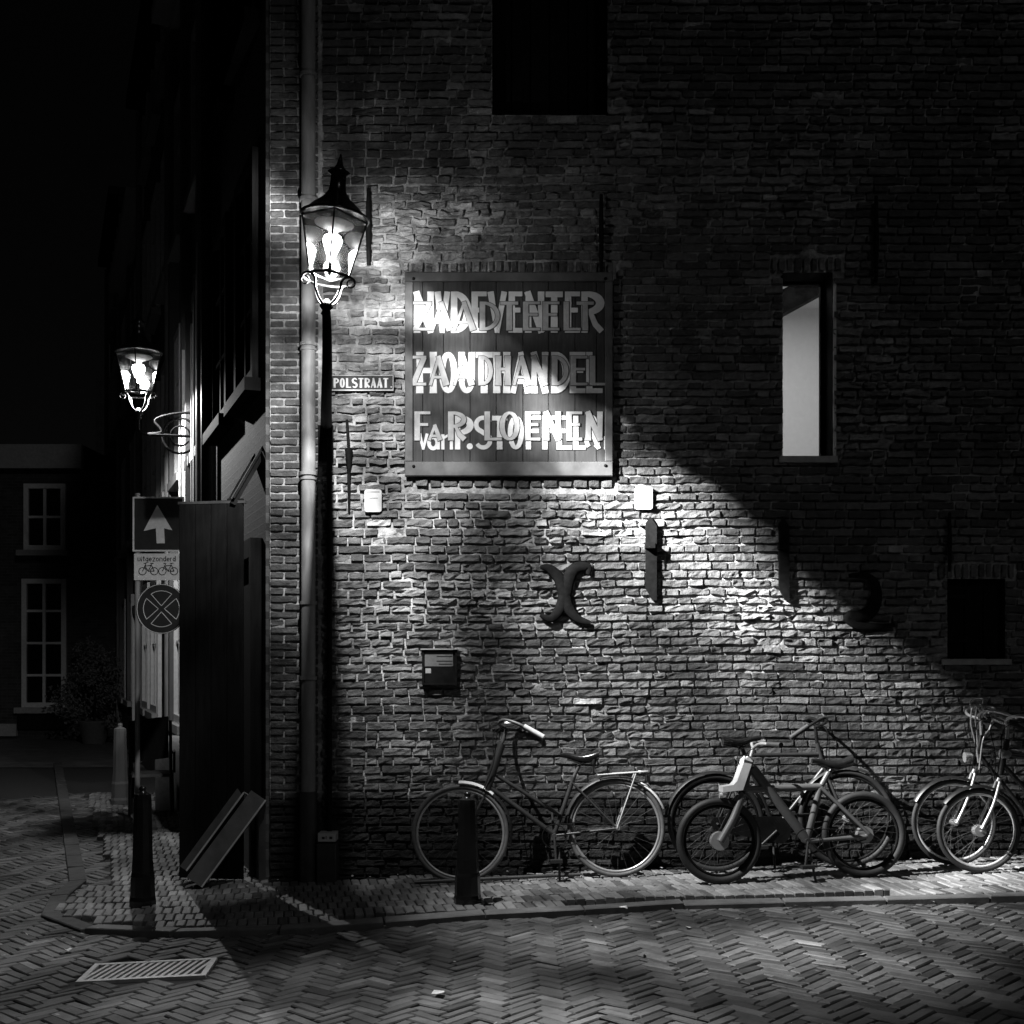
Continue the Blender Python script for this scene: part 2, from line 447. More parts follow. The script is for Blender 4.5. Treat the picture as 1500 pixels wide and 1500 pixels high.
for z in zs:
    for x in xs:
        nz = noise.noise(Vector((x*9, 3.1, z*9)))*0.5 + noise.noise(Vector((x*31, 8.1, z*31)))*0.5
        e_ = erosion(x, z); vs.append((x, 0.0065 - (0.008+0.014*e_)*nz, z + warp(x, z)))
fs = []
nx = len(xs)
for j in range(len(zs)-1):
    cz = (zs[j]+zs[j+1])/2
    for i in range(nx-1):
        cx = (xs[i]+xs[i+1])/2
        if any(o[0] < cx < o[1] and o[2] < cz < o[3] for o in OPEN.values()): continue
        fs.append((j*nx+i, j*nx+i+1, (j+1)*nx+i+1, (j+1)*nx+i))
mb = MB(); mb.add(vs, fs, True); mb.build('mortar', M['mortar'], house, kind='stuff')

class Bk: pass
allb = []
def brick_mesh(x0, x1, z0, z1, ero, proud, rnd, nx=8, nz=5):
    W, H = x1-x0, z1-z0
    if W < 0.13: nx = 5
    if W < .075: nx = 4
    if H > W: nx, nz = 4, 7
    s = rnd.uniform(0, 99)
    rnd_tilt = rnd.uniform(-1, 1)*0.004*(0.4+ero); tz = rnd.uniform(-1, 1)*0.004*(0.5+ero)
    v = []
    for j in range(nz):
        for i in range(nx):
            u, t = i/(nx-1), j/(nz-1)
            # non uniform so that the rim is a narrow rounded edge
            eu = min(.3, .008/W); et = min(.3, .008/H)
            uu = 0 if i == 0 else 1 if i == nx-1 else eu+(1-2*eu)*(i-1)/(nx-3)
            tt = 0 if j == 0 else 1 if j == nz-1 else et+(1-2*et)*(j-1)/(nz-3)
            x = x0 + W*uu; z = z0 + H*tt
            rim = (i in (0, nx-1)) or (j in (0, nz-1))
            corner = (i in (0, nx-1)) and (j in (0, nz-1))
            nn = noise.noise(Vector((x*22+s, s, z*34))) ; n2 = noise.noise(Vector((x*60, s*2, z*70)))
            if rim:
                k = (0.10 + 0.55*ero) * (2.0 if corner else 1.0)
                x += (0.5-uu)*W*0.0 - math.copysign(min(W*.12, 0.004*k*(1+2*abs(nn))*2.2), uu-.5) * (1 if i in (0, nx-1) else 0)
                z += -math.copysign(min(H*.22, 0.0045*k*(1+2.5*abs(n2))*2), tt-.5) * (1 if j in (0, nz-1) else 0)
                y = -proud*0.85 + (0.004+.008*ero)*nn
            else:
                y = -proud + ero*(0.024*nn + 0.013*n2) + rnd_tilt*(uu-.5)*2 + tz*(tt-.5)*2
                x += 0.004*n2*ero*2; z += 0.004*nn*ero
            wob = noise.noise(Vector((x*13, s, z*9))); wob2 = noise.noise(Vector((x*30, s+7, z*30)))
            v.append((x+.004*ero*wob2, y, z + warp(x, z) + .013*ero*wob + .004*ero*wob2))
    f = [(j*nx+i, j*nx+i+1, (j+1)*nx+i+1, (j+1)*nx+i) for j in range(nz-1) for i in range(nx-1)]
    per = [i for i in range(nx)] + [j*nx+nx-1 for j in range(1, nz)] + [(nz-1)*nx+i for i in range(nx-2, -1, -1)] + [j*nx for j in range(nz-2, 0, -1)]
    b0 = len(v)
    for p in per:
        x, y, z = v[p]; v.append((x + (x-(x0+x1)/2)*0.02, 0.02, z + (z-(z0+z1)/2)*0.03))
    m = len(per)
    for k in range(m):
        l = (k+1) % m; f.append((per[l], per[k], b0+k, b0+l))
    return v, f
def put(x0, x1, z0, z1, proud=None, tone=None, ero=None):
    if x1-x0 < 0.022 or z1-z0 < 0.012: return
    cx, cz = (x0+x1)/2, (z0+z1)/2
    e = erosion(cx, cz) if ero is None else ero
    p = (0.009 + rng.uniform(-.004, .005)*(1+1.3*e) + 0.004*e) if proud is None else proud
    if rng.random() < .05+.12*e: p -= rng.uniform(.003, .011)
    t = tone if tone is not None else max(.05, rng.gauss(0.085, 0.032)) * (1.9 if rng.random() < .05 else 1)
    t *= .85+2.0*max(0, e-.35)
    allb.append((x0, x1, z0, z1, e, p, t))
def course(xa, xb, z0, z1, lens, jx, holes, **kw):
    x = xa; k = 0
    while x < xb - .02:
        L = lens(k); xe = min(x+L, xb)
        parts = [(x, xe)]
        for (h0, h1, hz0, hz1) in holes:
            if z1 <= hz0+.004 or z0 >= hz1-.004: continue
            np_ = []
            for a, b in parts:
                if b <= h0 or a >= h1: np_.append((a, b)); continue
                if a < h0: np_.append((a, h0))
                if b > h1: np_.append((h1, b))
            parts = np_
        for a, b in parts: put(a, b, z0, z1, **kw)
        x = xe + jx*rng.uniform(.7, 1.5); k += 1
# special courses: soldier rows over the sign, window, hatch and loft; header rows under the sign
S0 = P(594, 402); S1 = P(898, 700)
SPECIAL = [(S0.x-.02, S1.x+.02, S0.z+.005, S0.z+.092), (1.90, 2.43, 4.435, 4.54), (3.12, 3.69, 2.19, 2.30), (S0.x-.02, S1.x+.02, S1.z-.075, S1.z-.008)]
for si, (a, b, z0, z1) in enumerate(SPECIAL):
    x = a
    pitch = 0.058 if si < 3 else 0.105
    while x < b-.03:
        w_ = pitch*rng.uniform(.85, 1.12); put(x, min(b, x+w_-.012), z0+rng.uniform(0, .006), z1-rng.uniform(0, .006)); x += w_
holes = list(OPEN.values()) + [(a-.008, b+.008, z0, z1) for a, b, z0, z1 in SPECIAL] + [(S0.x, S1.x, S1.z, S0.z)]
z = -0.17; k = 0
while z < HZ1:
    h = 0.0622*rng.uniform(.93, 1.07); jz = 0.0075*rng.uniform(.6, 1.6)
    ph = rng.uniform(0, .2)
    mode = k % 2
    def lens(i, mode=mode):
        if rng.random() < .18: return rng.uniform(.07, .15)
        return (0.205 if (i+mode) % 2 == 0 else 0.102)*rng.uniform(.88, 1.12)
    course(-1.395+rng.uniform(0, .012)-(.0 if mode else 0), HX1, z, z+h-jz, lens, 0.005, holes)
    z += h; k += 1
# the corner strip left of the rain pipe: smaller, newer bricks in regular bond
z = -0.17; k = 0
while z < HZ1:
    h = 0.0575; m = k % 2
    cuts = [-1.772, -1.772+(0.105 if m else 0.205)]
    while cuts[-1] < -1.40: cuts.append(cuts[-1] + 0.205)
    for a, b in zip(cuts, cuts[1:]):
        b = min(b, -1.412)
        put(a+.004, b-.006, z+.001, z+h-.011+rng.uniform(-.002,.002), proud=0.007+rng.uniform(-.002, .003), ero=0.16, tone=max(.05, rng.gauss(.085, .02)))
    z += h; k += 1
def vis(q):
    px = 750+200*(q[0]+q[1])/2; py = 965-200*((q[2]+q[3])/2-CAMZ)
    ins = 0 < px < 1500 and 0 < py < 1290
    return -((q[1]-q[0])*(q[3]-q[2])) + (0 if ins else 10)
allb.sort(key=vis)
rest = MB(); rt = []
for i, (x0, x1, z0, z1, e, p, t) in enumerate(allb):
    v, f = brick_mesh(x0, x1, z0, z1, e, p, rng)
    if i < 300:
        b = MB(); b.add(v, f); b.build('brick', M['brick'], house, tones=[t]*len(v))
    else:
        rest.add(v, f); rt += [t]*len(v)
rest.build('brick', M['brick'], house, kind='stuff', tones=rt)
# plain continuation of the wall outside the frame
MB().box((HX1, 0, -.2), (13, .4, 11)).build('wall', M['rowwall'], house)
MB().box((-1.775, 0, HZ1), (HX1, .4, 11)).build('wall', M['rowwall'], house)
# reveals of the openings
for nm, (x0, x1, z0, z1) in OPEN.items():
    b = MB(); dp = .34; q = .012
    b.box((x0-.05, q, z0-.05), (x0, dp, z1+.05)); b.box((x1, q, z0-.05), (x1+.05, dp, z1+.05))
    b.box((x0, q, z1), (x1, dp, z1+.05)); b.box((x0, q, z0-.05), (x1, dp, z0))
    b.build('reveal', M['darkwood'], house)
# loft door: dark boards
x0, x1, z0, z1 = OPEN['loft']
ld = MB().box((x0, .18, z0), (x1, .2, z1)).build('loft_door', M['darkwood'], house)
for i in range(6):
    a = x0 + (x1-x0)*i/6
    MB().box((a+.004, .155, z0+.01), (a+(x1-x0)/6-.004, .18, z1), .004).build('board', M['darkwood'], ld)
# hatch
x0, x1, z0, z1 = OPEN['hatch']
hd = MB().box((x0, .08, z0), (x1, .1, z1)).build('hatch', M['darkwood'], house)
for i in range(3):
    a = x0 + (x1-x0)*i/3
    MB().box((a+.004, .058, z0+.01), (a+(x1-x0)/3-.004, .08, z1-.01), .004).build('board', M['darkwood'], hd)
MB().box((x0+.02, .045, z1-.14), (x0+.16, .058, z1-.115)).box((x0+.02, .045, z0+.12), (x0+.16, .058, z0+.145)).build('hinge', M['iron'], hd)
MB().box((x0-.05, -.02, z0-.045), (x1+.04, .06, z0-.002), .004).build('hatch_sill', M['stone'], house)
# slit window with a lit room behind
x0, x1, z0, z1 = OPEN['window']
wf = MB(); yy = .24
wf.box((x0, yy, z0), (x0+.012, yy+.05, z1)); wf.box((x1-.03, yy, z0), (x1, yy+.05, z1))
wf.box((x0+.012, yy, z1-.015), (x1-.03, yy+.05, z1)); wf.box((x0+.012, yy, z0), (x1-.03, yy+.05, z0+.025))
wo = wf.build('window', M['darkwood'], house)
MB().box((x0+.012, yy+.02, z0+.025), (x1-.03, yy+.024, z1-.015)).build('pane', M['pane'], wo)
MB().box((x0-.03, -.03, z0-.05), (x1+.03, .2, z0-.003), .004).build('window_sill', M['stone'], house)
MB().box((x1+.003, -.012, z0), (x1+.022, .01, z1-.06)).build('lit_edge_strip', M['framewood'], house)  # pale strip in place of the lamplit edge of the reveal
rb = MB(); rx0, rx1, ry0, ry1, rz0, rz1 = .9, 5.2, .345, 3.1, 2.2, 5.05
rb.box((rx0-.1, ry1, rz0), (rx1+.1, ry1+.1, rz1)); rb.box((rx0-.1, ry0, rz0), (rx0, ry1, rz1)); rb.box((rx1, ry0, rz0), (rx1+.1, ry1, rz1))
rb.box((rx0-.1, ry0, rz0-.1), (rx1+.1, ry1+.1, rz0))
rb.box((rx0, .345, rz0), (x0-.05, .40, rz1)); rb.box((x1+.05, .345, rz0), (rx1, .40, rz1)); rb.box((x0-.05, .345, rz0), (x1+.05, .40, z0-.05)); rb.box((x0-.05, .345, z1+.05), (x1+.05, .40, rz1))
rb.build('room', M['room'], house)
MB().box((rx0-.1, ry0, rz1), (rx1+.1, ry1+.1, rz1+.1)).build('room_ceiling', M['room'], house)
# slanting roof brace crossing the top of the window inside
b = MB(); A = P(1120, 459, .75); B = P(1235, 396, .75)
d = (B-A)/2; up = Vector((-d.z, 0, d.x)).normalized()*0.085
b.obox((A+B)/2, d, (0, .08, 0), up); b.build('roof_brace', M['darkwood'], house)
ll = bpy.data.lights.new('room_lamp', 'AREA'); lo = bpy.data.objects.new('room_lamp', ll); col.objects.link(lo)
ll.shape = 'RECTANGLE'; ll.size = 1.6; ll.size_y = .8; ll.energy = 32; lo.location = (2.2, 1.7, 4.98); lo.parent = house

# rain pipe
pipe = MB(); X = -1.475
pipe.tube([(X, -.10, z_) for z_ in (.62, 2.0, 4.0, 7.4)], .052, 20)
po = pipe.build('downpipe', M['zinc'], house)
MB().tube([(X, -.10, z_) for z_ in (-.1, .3, .64)], .062, 20).build('pipe_shoe', M['castiron'], po)
for py in (510, 697, 884, 993, 300, 120):
    zc = P(0, py).z
    b = MB(); b.tube([(X, -.10, zc-.012), (X, -.10, zc+.012)], .063, 20); b.box((X-.012, -.06, zc-.012), (X+.012, .01, zc+.012))
    if py in (510, 697): b.tube([(X, -.10, zc-.045), (X, -.10, zc-.03)], .06, 20)
    b.build('pipe_bracket', M['zinc'], po)
# thin cable conduit and its steel box at the foot (belong to the lantern feed)
# wall anchors
def anchor_bar(px, py0, py1, w_px, prd=.045, lab=None, lean=0, blade=False):
    a = P(px, py0); b_ = P(px+lean, py1)
    m = MB(); hw = w_px/400
    if blade:
        ztop, zb = a.z, b_.z
        pts = [(a.x-hw*.2, ztop), (a.x+hw, ztop-.07), (a.x+hw, zb), (a.x+hw*.3, zb-.0), (a.x-hw, zb+.09), (a.x-hw, ztop-.05)]
        m.prism(pts[::-1], -prd, -.012)
        m.obox((a.x-hw*.3, -.05, (ztop*.65+zb*.35)), (.035, 0, 0), (0, .045, 0), (0, 0, .022))
    else:
        m.tube([(a.x, -prd, a.z), ((a.x+b_.x)/2, -prd-.006, (a.z+b_.z)/2), (b_.x, -prd, b_.z)], [hw*.6, hw, hw*.6], 8)
        m.tube([((a.x+b_.x)/2, -prd, (a.z+b_.z)/2), ((a.x+b_.x)/2, .01, (a.z+b_.z)/2)], hw*.8, 8)
    return m.build('wall_anchor', M['iron'], house, label=lab)
anchor_bar(541, 280, 392, 9, .05, 'straight iron wall anchor just right of the lantern')
anchor_bar(880, 288, 402, 8, .04, 'straight iron wall anchor above the sign corner')
anchor_bar(1281, 290, 416, 8, .04, 'straight iron wall anchor right of the slit window')
anchor_bar(1388, 752, 838, 7, .04, 'thin iron wall anchor above the hatch')
anchor_bar(953, 757, 880, 16, .045, 'broad blade wall anchor under the alarm box', blade=True)
anchor_bar(1147, 758, 880, 15, .045, 'broad blade wall anchor in the middle of the wall', blade=True)
m = MB(); a = P(509, 616); c_ = P(512, 662); e_ = P(512, 750)
m.tube([(a.x, -.035, a.z), (c_.x, -.035, c_.z)], [.010, .012], 8); m.tube([(c_.x, -.04, c_.z+.02), (c_.x, -.04, c_.z-.05), (c_.x, -.035, c_.z-.14), (e_.x, -.03, e_.z)], [.03, .026, .014, .008], 8)
m.tube([(c_.x, -.04, c_.z), (c_.x, .01, c_.z)], .012, 8)
m.build('wall_anchor', M['iron'], house, label='pointed iron wall anchor under the street name plate')
def curly(px, py, s=1.0):
    m = MB(); c = P(px, py)
    def q(dx, dy): return (c.x+dx*s/200, -.05, c.z-dy*s/200)
    def strip(pts, r): m.tube(smooth_pts([q(*p) for p in pts], 5), r, 8)
    strip([(-37, -36), (-24, -35), (-9, -20), (-2, 0), (3, 20), (17, 38), (37, 45)], [.014+.034*math.sin(math.pi*i/30) for i in range(31)])
    strip([(33, -26), (33, -37), (14, -35), (4, -18), (0, 0), (-6, 20), (-20, 38), (-37, 33)], [.014+.036*math.sin(math.pi*i/35) for i in range(36)])
    m.v = [(x, -.04+(y+.05)*.35, z) for x, y, z in m.v]
    m.tube([q(0, 0), (c.x, .01, c.z)], .02, 8)
    return m
curly(828, 868).build('wall_anchor', M['iron'], house, label='curled iron wall anchor like an X')
def hook(px, py):
    m = MB(); c = P(px, py)
    pts = [(-34, -34), (-10, -34), (4, -22), (6, 0), (-2, 18), (-20, 26), (-34, 26), (-20, 38), (2, 40), (34, 38)]
    sp_ = smooth_pts([(c.x+dx/200, -.045, c.z-dy/200) for dx, dy in pts], 5)
    m.tube(sp_, [.014+.034*math.sin(math.pi*i/(len(sp_)-1)) for i in range(len(sp_))], 8)
    m.v = [(x, -.04+(y+.05)*.4, z) for x, y, z in m.v]
    m.tube([(c.x+.01, -.04, c.z), (c.x+.01, .01, c.z)], .02, 8); return m
hook(1275, 878).build('wall_anchor', M['iron'], house, label='hook-curved iron wall anchor at the edge of the light')

# ------------------------------------------------------------------ lettering
def stroke(b, pts, wd, T, y0, k, th=.0025):
    """pts in letter units mapped by T to x,z; widths in metres"""
    P2 = [Vector(T(*p)) for p in pts]; n_ = len(P2)
    ws = wd if isinstance(wd, (list, tuple)) else [wd]*n_
    L, Rr = [], []
    closed = (P2[0]-P2[-1]).length < 1e-6
    for i in range(n_):
        if closed: t = P2[(i+1) % (n_-1)] - P2[(i-1) % (n_-1)]
        else: t = P2[min(i+1, n_-1)] - P2[max(i-1, 0)]
        t.normalize(); nn = Vector((-t.y, t.x))
        L.append(P2[i]+nn*ws[i]/2); Rr.append(P2[i]-nn*ws[i]/2)
    yf = y0 - th - k*0.00025
    v = [(p.x, yf, p.y) for p in L] + [(p.x, yf, p.y) for p in Rr] + [(p.x, y0, p.y) for p in L] + [(p.x, y0, p.y) for p in Rr]
    f = []
    for i in range(n_-1):
        f += [(i, i+1, n_+i+1, n_+i), (i, 2*n_+i, 2*n_+i+1, i+1), (n_+i, n_+i+1, 3*n_+i+1, 3*n_+i)]
    if not closed: f += [(0, n_, 3*n_, 2*n_), (n_-1, 3*n_-1, 4*n_-1, 2*n_-1)]
    b.add(v, f)
def arc(cx, cy, rx, ry, a0, a1, n_=14):
    return [(cx+rx*math.cos(R(a0+(a1-a0)*i/n_)), cy+ry*math.sin(R(a0+(a1-a0)*i/n_))) for i in range(n_+1)]
def strokes(ch, W, V, H):
    """W letter width, 1 = height; V and H = thick and thin stroke widths, all in letter heights"""
    v, h = V/2, H/2; l, r = v, W-v; th, tn = V, H
    S = {
     'A': [([(l*.5, 0), (W/2, 1-h)], [tn*1.1, tn]), ([(r+v*.4, 0), (W/2-v*.1, 1)], [th*1.15, th*.8]), ([(W*.2, .28), (W*.8, .28)], tn)],
     'D': [([(l, 0), (l, 1)], th), ([(l, 1-h)]+arc(l+v*.2, .5, W-l-v*.2-h, .5-h, 90, -90)+[(l, h)], [tn]+[tn*(1+.7*math.sin(math.pi*i/14)) for i in range(15)]+[tn])],
     'E': [([(l, 0), (l, 1)], th), ([(0, 1-h), (W, 1-h)], tn), ([(l, .55), (W*.86, .55)], tn), ([(0, h), (W, h)], tn)],
     'F': [([(l, 0), (l, 1)], th), ([(0, 1-h), (W, 1-h)], tn), ([(l, .55), (W*.86, .55)], tn)],
     'H': [([(l, 0), (l, .5), (l, 1)], [th*1.15, th*.9, th*1.15]), ([(r, 0), (r, .5), (r, 1)], [th*1.15, th*.9, th*1.15]), ([(l, .55), (r, .55)], tn*1.1)],
     'L': [([(l, 0), (l, 1)], th), ([(0, h), (W, h)], tn)],
     'N': [([(l, 0), (l, 1)], [th*1.05, th*.8]), ([(r, 0), (r, 1)], [th*.8, th*1.05]), ([(l*.7, 1), (r+v*.2, 0)], th)],
     'O': [(arc(W/2, .5, W/2-v*.9, .5-h, 0, 360, 24), [tn+(th*.95-tn)*abs(math.cos(2*math.pi*i/24)) for i in range(25)])],
     'P': [([(l, 0), (l, 1)], th), ([(l, 1-h)]+arc(l+v*.3, .72, W-l-v*.3-h, .28-h, 90, -90)+[(l, .44+h)], [tn]+[tn*(1+.8*math.sin(math.pi*i/14)) for i in range(15)]+[tn])],
     'S': [(arc(W/2, .74, W/2-h, .26-h, 20, 250, 14)+arc(W/2, .27, W/2-h, .27-h, 80, -150, 14), [tn+(th*.9-tn)*math.sin(math.pi*i/29) for i in range(30)])],
     'T': [([(W/2, 0), (W/2, 1)], [th*1.1, th*.95]), ([(0, 1-h*1.2), (W, 1-h*1.2)], tn*1.2)],
     'U': [([(l, 1), (l, .3)]+arc(W/2, .3, W/2-v, .3-h, 180, 360, 12)+[(r, 1)], [th, th]+[th*.8]*12+[th*.9, th])],
     'V': [([(l, 1), (W/2+v*.1, 0)], [th, th*.7]), ([(r+v*.3, 1), (W/2, 0)], [th*.9, tn])],
     'Z': [([(0, 1-h), (W, 1-h)], tn), ([(0, h), (W, h)], tn), ([(W-v*.7, 1-h), (v*.8, h)], th*.9)],
     'a': [(arc(W*.42, .42, W*.36, .36, 0, 360, 16), [tn*1.6]*17), ([(W*.86, 0), (W*.86, .85)], th)],
     'n': [([(l, 0), (l, .95)], th), ([(r, 0), (r, .6), (W*.6, .9), (l, .7)], [th, th, tn*1.3, tn])],
     '&': [(arc(W*.5, .28, W*.42, .25, -60, 230, 16), [th*.75]*17), (arc(W*.45, .76, W*.26, .2, -50, 250, 12), [tn*1.2]*13), ([(W*.35, .62), (W*.98, .02)], th*.8)],
     '.': [(arc(W/2, W/2, W/4, W/4, 0, 360, 12), [W/2]*13)],
    }
    R_ = list(S['P']) + [([(W*.45, .46), (W*.66, .2), (W*.96, .03)], [tn, th*.9, th*.95])]
    S['R'] = R_
    return S[ch]
def letter(ch, x0, x1, y_top, y_bot, y0, mat, parent, V=.24, H=.12, outline=0.0, plane=0.0):
    a = P(x0, y_bot, plane); b_ = P(x1, y_top, plane); h = b_.z-a.z; W = (b_.x-a.x)/h
    st = strokes(ch, W, V, H)
    T = lambda u, v_: (a.x+u*h, a.z+v_*h)
    m = MB()
    for k, (pts, wd) in enumerate(st):
        ws = [w_*h for w_ in wd] if isinstance(wd, (list, tuple)) else wd*h
        stroke(m, pts, ws, T, y0, k)
    o = m.build('letter', mat, parent)
    if outline:
        m = MB()
        for k, (pts, wd) in enumerate(st):
            ws = [w_*h+outline*2 for w_ in wd] if isinstance(wd, (list, tuple)) else wd*h+outline*2
            p0, p1 = Vector(pts[0]), Vector(pts[-1])
            if (p0-p1).length > .05:
                d0 = (Vector(pts[0])-Vector(pts[1])).normalized()*outline/h; d1 = (Vector(pts[-1])-Vector(pts[-2])).normalized()*outline/h
                pts = [tuple(Vector(pts[0])+d0)] + list(pts[1:-1]) + [tuple(Vector(pts[-1])+d1)]
            stroke(m, pts, ws, T, y0+.0002, k, th=.0012)
        m.build('letter_outline', M['outline'], o)
    return o

# the big wooden trade sign
sg = thing('trade_sign', 'big framed wooden trade sign with overlapping painted ghost lettering, above the alarm boxes', 'sign', (0, 0, 0))
FX0, FZ0 = P(594, 699).x, P(0, 699).z; FX1, FZ1 = P(897, 0).x, P(0, 402).z
fw = .066
MB().box((FX0, -.062, FZ1-fw), (FX1, -.012, FZ1), .006).build('frame_rail', M['signframe'], sg)
MB().box((FX0, -.062, FZ0), (FX1, -.012, FZ0+.105), .006).build('frame_rail', M['signframe'], sg)
MB().box((FX0, -.060, FZ0+.106), (FX0+fw*.9, -.012, FZ1-fw-.001), .006).build('frame_stile', M['signframe'], sg)
MB().box((FX1-fw*.9, -.060, FZ0+.106), (FX1, -.012, FZ1-fw-.001), .006).build('frame_stile', M['signframe'], sg)
seams = [606, 620, 650, 689, 727, 766, 803, 842, 873, 885]
for a, b_ in zip(seams, seams[1:]):
    xa, xb = P(a, 0).x+.0022, P(b_, 0).x-.0022
    xa = max(xa, FX0+fw*.9+.001); xb = min(xb, FX1-fw*.9-.001)
    MB().box((xa, -.046+rng.uniform(-.0015, .0015), FZ0+.107), (xb, -.02, FZ1-fw-.002), .0015).build('board', M['signwood'], sg)
for (px, py) in ((607, 685), (886, 684), (607, 412), (886, 412)):
    c = P(px, py); MB().lathe([(0.012, 0), (.011, .006), (.004, .010), (0, .0105)], (0, 0, 0), 10).build('screw', M['iron'], sg)
sc_ = [o for o in bpy.data.objects if o.name.startswith('screw')]
for o, (px, py) in zip(sc_, ((607, 685), (886, 684), (607, 412), (886, 412))):
    c = P(px, py); o.location = (c.x, -.062, c.z); o.rotation_euler = (R(90), 0, 0)
YB = -.0475
rows = [
 (430, 490, [('N',607,636),('V',637,659),('D',661,689),('E',691,713),('V',714,742),('E',745,765),('N',769,797),('T',799,824),('E',827,849),('R',851,882)]),
 (518, 578, [('H',611,640),('O',644,670),('U',672,696),('T',697,722),('H',723,747),('A',749,777),('N',778,803),('D',807,833),('E',834,857),('L',858,882)]),
 (611, 660, [('P',667,692),('S',695,721),('T',721,743),('O',744,767),('F',770,792),('F',794,813),('E',815,837),('L',839,857),('&',857,877)]),
]
for yt, yb, L in rows:
    for ch, a, b_ in L: letter(ch, a, b_, yt, yb, YB, M['letter'], sg, .155, .115, outline=.007)
for ch, a, b_, yt, yb in (('V',613,628,637,660),('a',628,645,637,660),('n',647,664,637,660),('n',884,896,640,660),('.',684,693,651,660)):
    letter(ch, a, b_, yt, yb, YB, M['letter'], sg, .20, .15, outline=.004)
grey = [
 (445, 487, [('Z',606,633),('A',632,662),('A',664,696),('D',703,731),('T',733,759),('E',766,791),('E',795,819),('L',825,850),('T',844,869)]),
 (524, 567, [('Z',603,625),('A',629,657),('A',664,694),('D',701,721),('H',726,748),('A',751,777),('N',778,802),('D',808,831),('E',835,860),('L',863,887)]),
 (605, 647, [('F',608,631),('R',657,682),('L',710,735),('O',732,761),('E',769,791),('N',796,821),('E',829,852),('N',857,882)]),
]
for yt, yb, L in grey:
    for ch, a, b_ in L: letter(ch, a, b_, yt, yb, YB-.006, M['ghost'], sg, .19, .09, outline=.004)
letter('A', 628, 647, 624, 647, YB-.006, M['ghost'], sg, .26, .16, outline=.003)

# street name plate
c0 = P(485, 575); c1 = P(578, 551)
st = thing('street_name_plate', 'small dark enamel street name plate reading POLSTRAAT under the lantern', 'street sign', (0, 0, 0))
MB().box((c0.x, -.045, c0.z), (c1.x, -.012, c1.z), .003).build('plate', M['enamel'], st)
b = MB(); e = .007
b.box((c0.x+.004, -.0475, c0.z+.004), (c1.x-.004, -.0455, c0.z+.004+e)); b.box((c0.x+.004, -.0475, c1.z-.004-e*.5), (c1.x-.004, -.0455, c1.z-.004))
b.box((c1.x-.004-e*.6, -.0475, c0.z+.004+e), (c1.x-.004, -.0455, c1.z-.004-e*.5)); b.build('border_line', M['letter'], st)
for i, ch in enumerate('POLSTRAAT'):
    xa = 490 + i*9.05
    letter(ch, xa, xa+7.3, 556, 570, -.0455, M['letter'], st, .22, .10)
    if ch in 'PTRA':
        pass
letter('.', 573, 575, 568, 570, -.0455, M['letter'], st, .5, .5)

# alarm boxes
def wall_box(name, lab, cat, px0, px1, py0, py1, dep, marks):
    t = thing(name, lab, cat)
    a = P(px0, py1); b_ = P(px1, py0)
    m = MB(); n_ = 5; r = .018; pts = []
    for cx, cz, a0 in ((b_.x-r, b_.z-r, 0), (a.x+r, b_.z-r, 90), (a.x+r, a.z+r, 180), (b_.x-r, a.z+r, 270)):
        for i in range(n_): pts.append((cx+r*math.cos(R(a0+90*i/4)), cz+r*math.sin(R(a0+90*i/4))))
    m.prism(pts, -dep-.012, -.012); m.build('housing', M['white'], t)
    for (u0, v0, u1, v1) in marks:
        MB().box((a.x+(b_.x-a.x)*u0, -dep-.0135, a.z+(b_.z-a.z)*v0), (a.x+(b_.x-a.x)*u1, -dep-.0121, a.z+(b_.z-a.z)*v1)).build('groove', M['castiron'], t)
    return t
wall_box('alarm_box', 'small white rounded wall box with two dark slots, below the street name plate', 'wall box', 535, 560, 718, 751, .035, [(.12,.87,.88,.895),(.28,.60,.78,.62)])
wall_box('alarm_box', 'small white wall box with an engraved mark, at lower right of the trade sign', 'wall box', 929, 955, 714, 747, .03,
         [(.2,.15,.225,.88),(.2,.86,.85,.88),(.55,.35,.59,.60),(.55,.58,.82,.60),(.3,.6,.5,.61)])
# notice case
nb = thing('notice_case', 'small black framed notice case with faded paper, low on the brick wall', 'notice case')
a = P(619, 1003); b_ = P(670, 952)
MB().box((a.x, -.05, a.z), (b_.x, -.012, b_.z), .003).build('case', M['blackpaint'], nb)
b = MB(); e = .014
b.box((a.x, -.062, b_.z-e), (b_.x, -.0505, b_.z)); b.box((a.x, -.062, a.z), (b_.x, -.0505, a.z+e)); b.box((a.x, -.062, a.z+e), (a.x+e, -.0505, b_.z-e)); b.box((b_.x-e, -.062, a.z+e), (b_.x, -.0505, b_.z-e))
b.build('case_frame', M['iron'], nb)
p0 = P(623, 976); p1 = P(664, 955)
pp = MB().box((p0.x, -.053, p0.z), (p1.x, -.0508, p1.z)).build('notice_sheet', M['paper'], nb)
b = MB()
for k, (u0, v) in enumerate(((.42, .66), (.42, .33), (.5, .12))):
    b.box((p0.x+(p1.x-p0.x)*u0, -.0545, p0.z+(p1.z-p0.z)*v), (p1.x-.004, -.0531, p0.z+(p1.z-p0.z)*v+.007))
b.build('printed_lines', M['outline'], pp)
q0 = P(624, 986); q1 = P(632, 979)
MB().box((q0.x, -.053, q0.z), (q1.x, -.0508, q1.z)).build('sticker', M['ghost'], nb)
MB().box((a.x-.01, -.075, b_.z+.001), (b_.x+.006, -.012, b_.z+.009)).build('drip_ledge', M['stone'], nb)

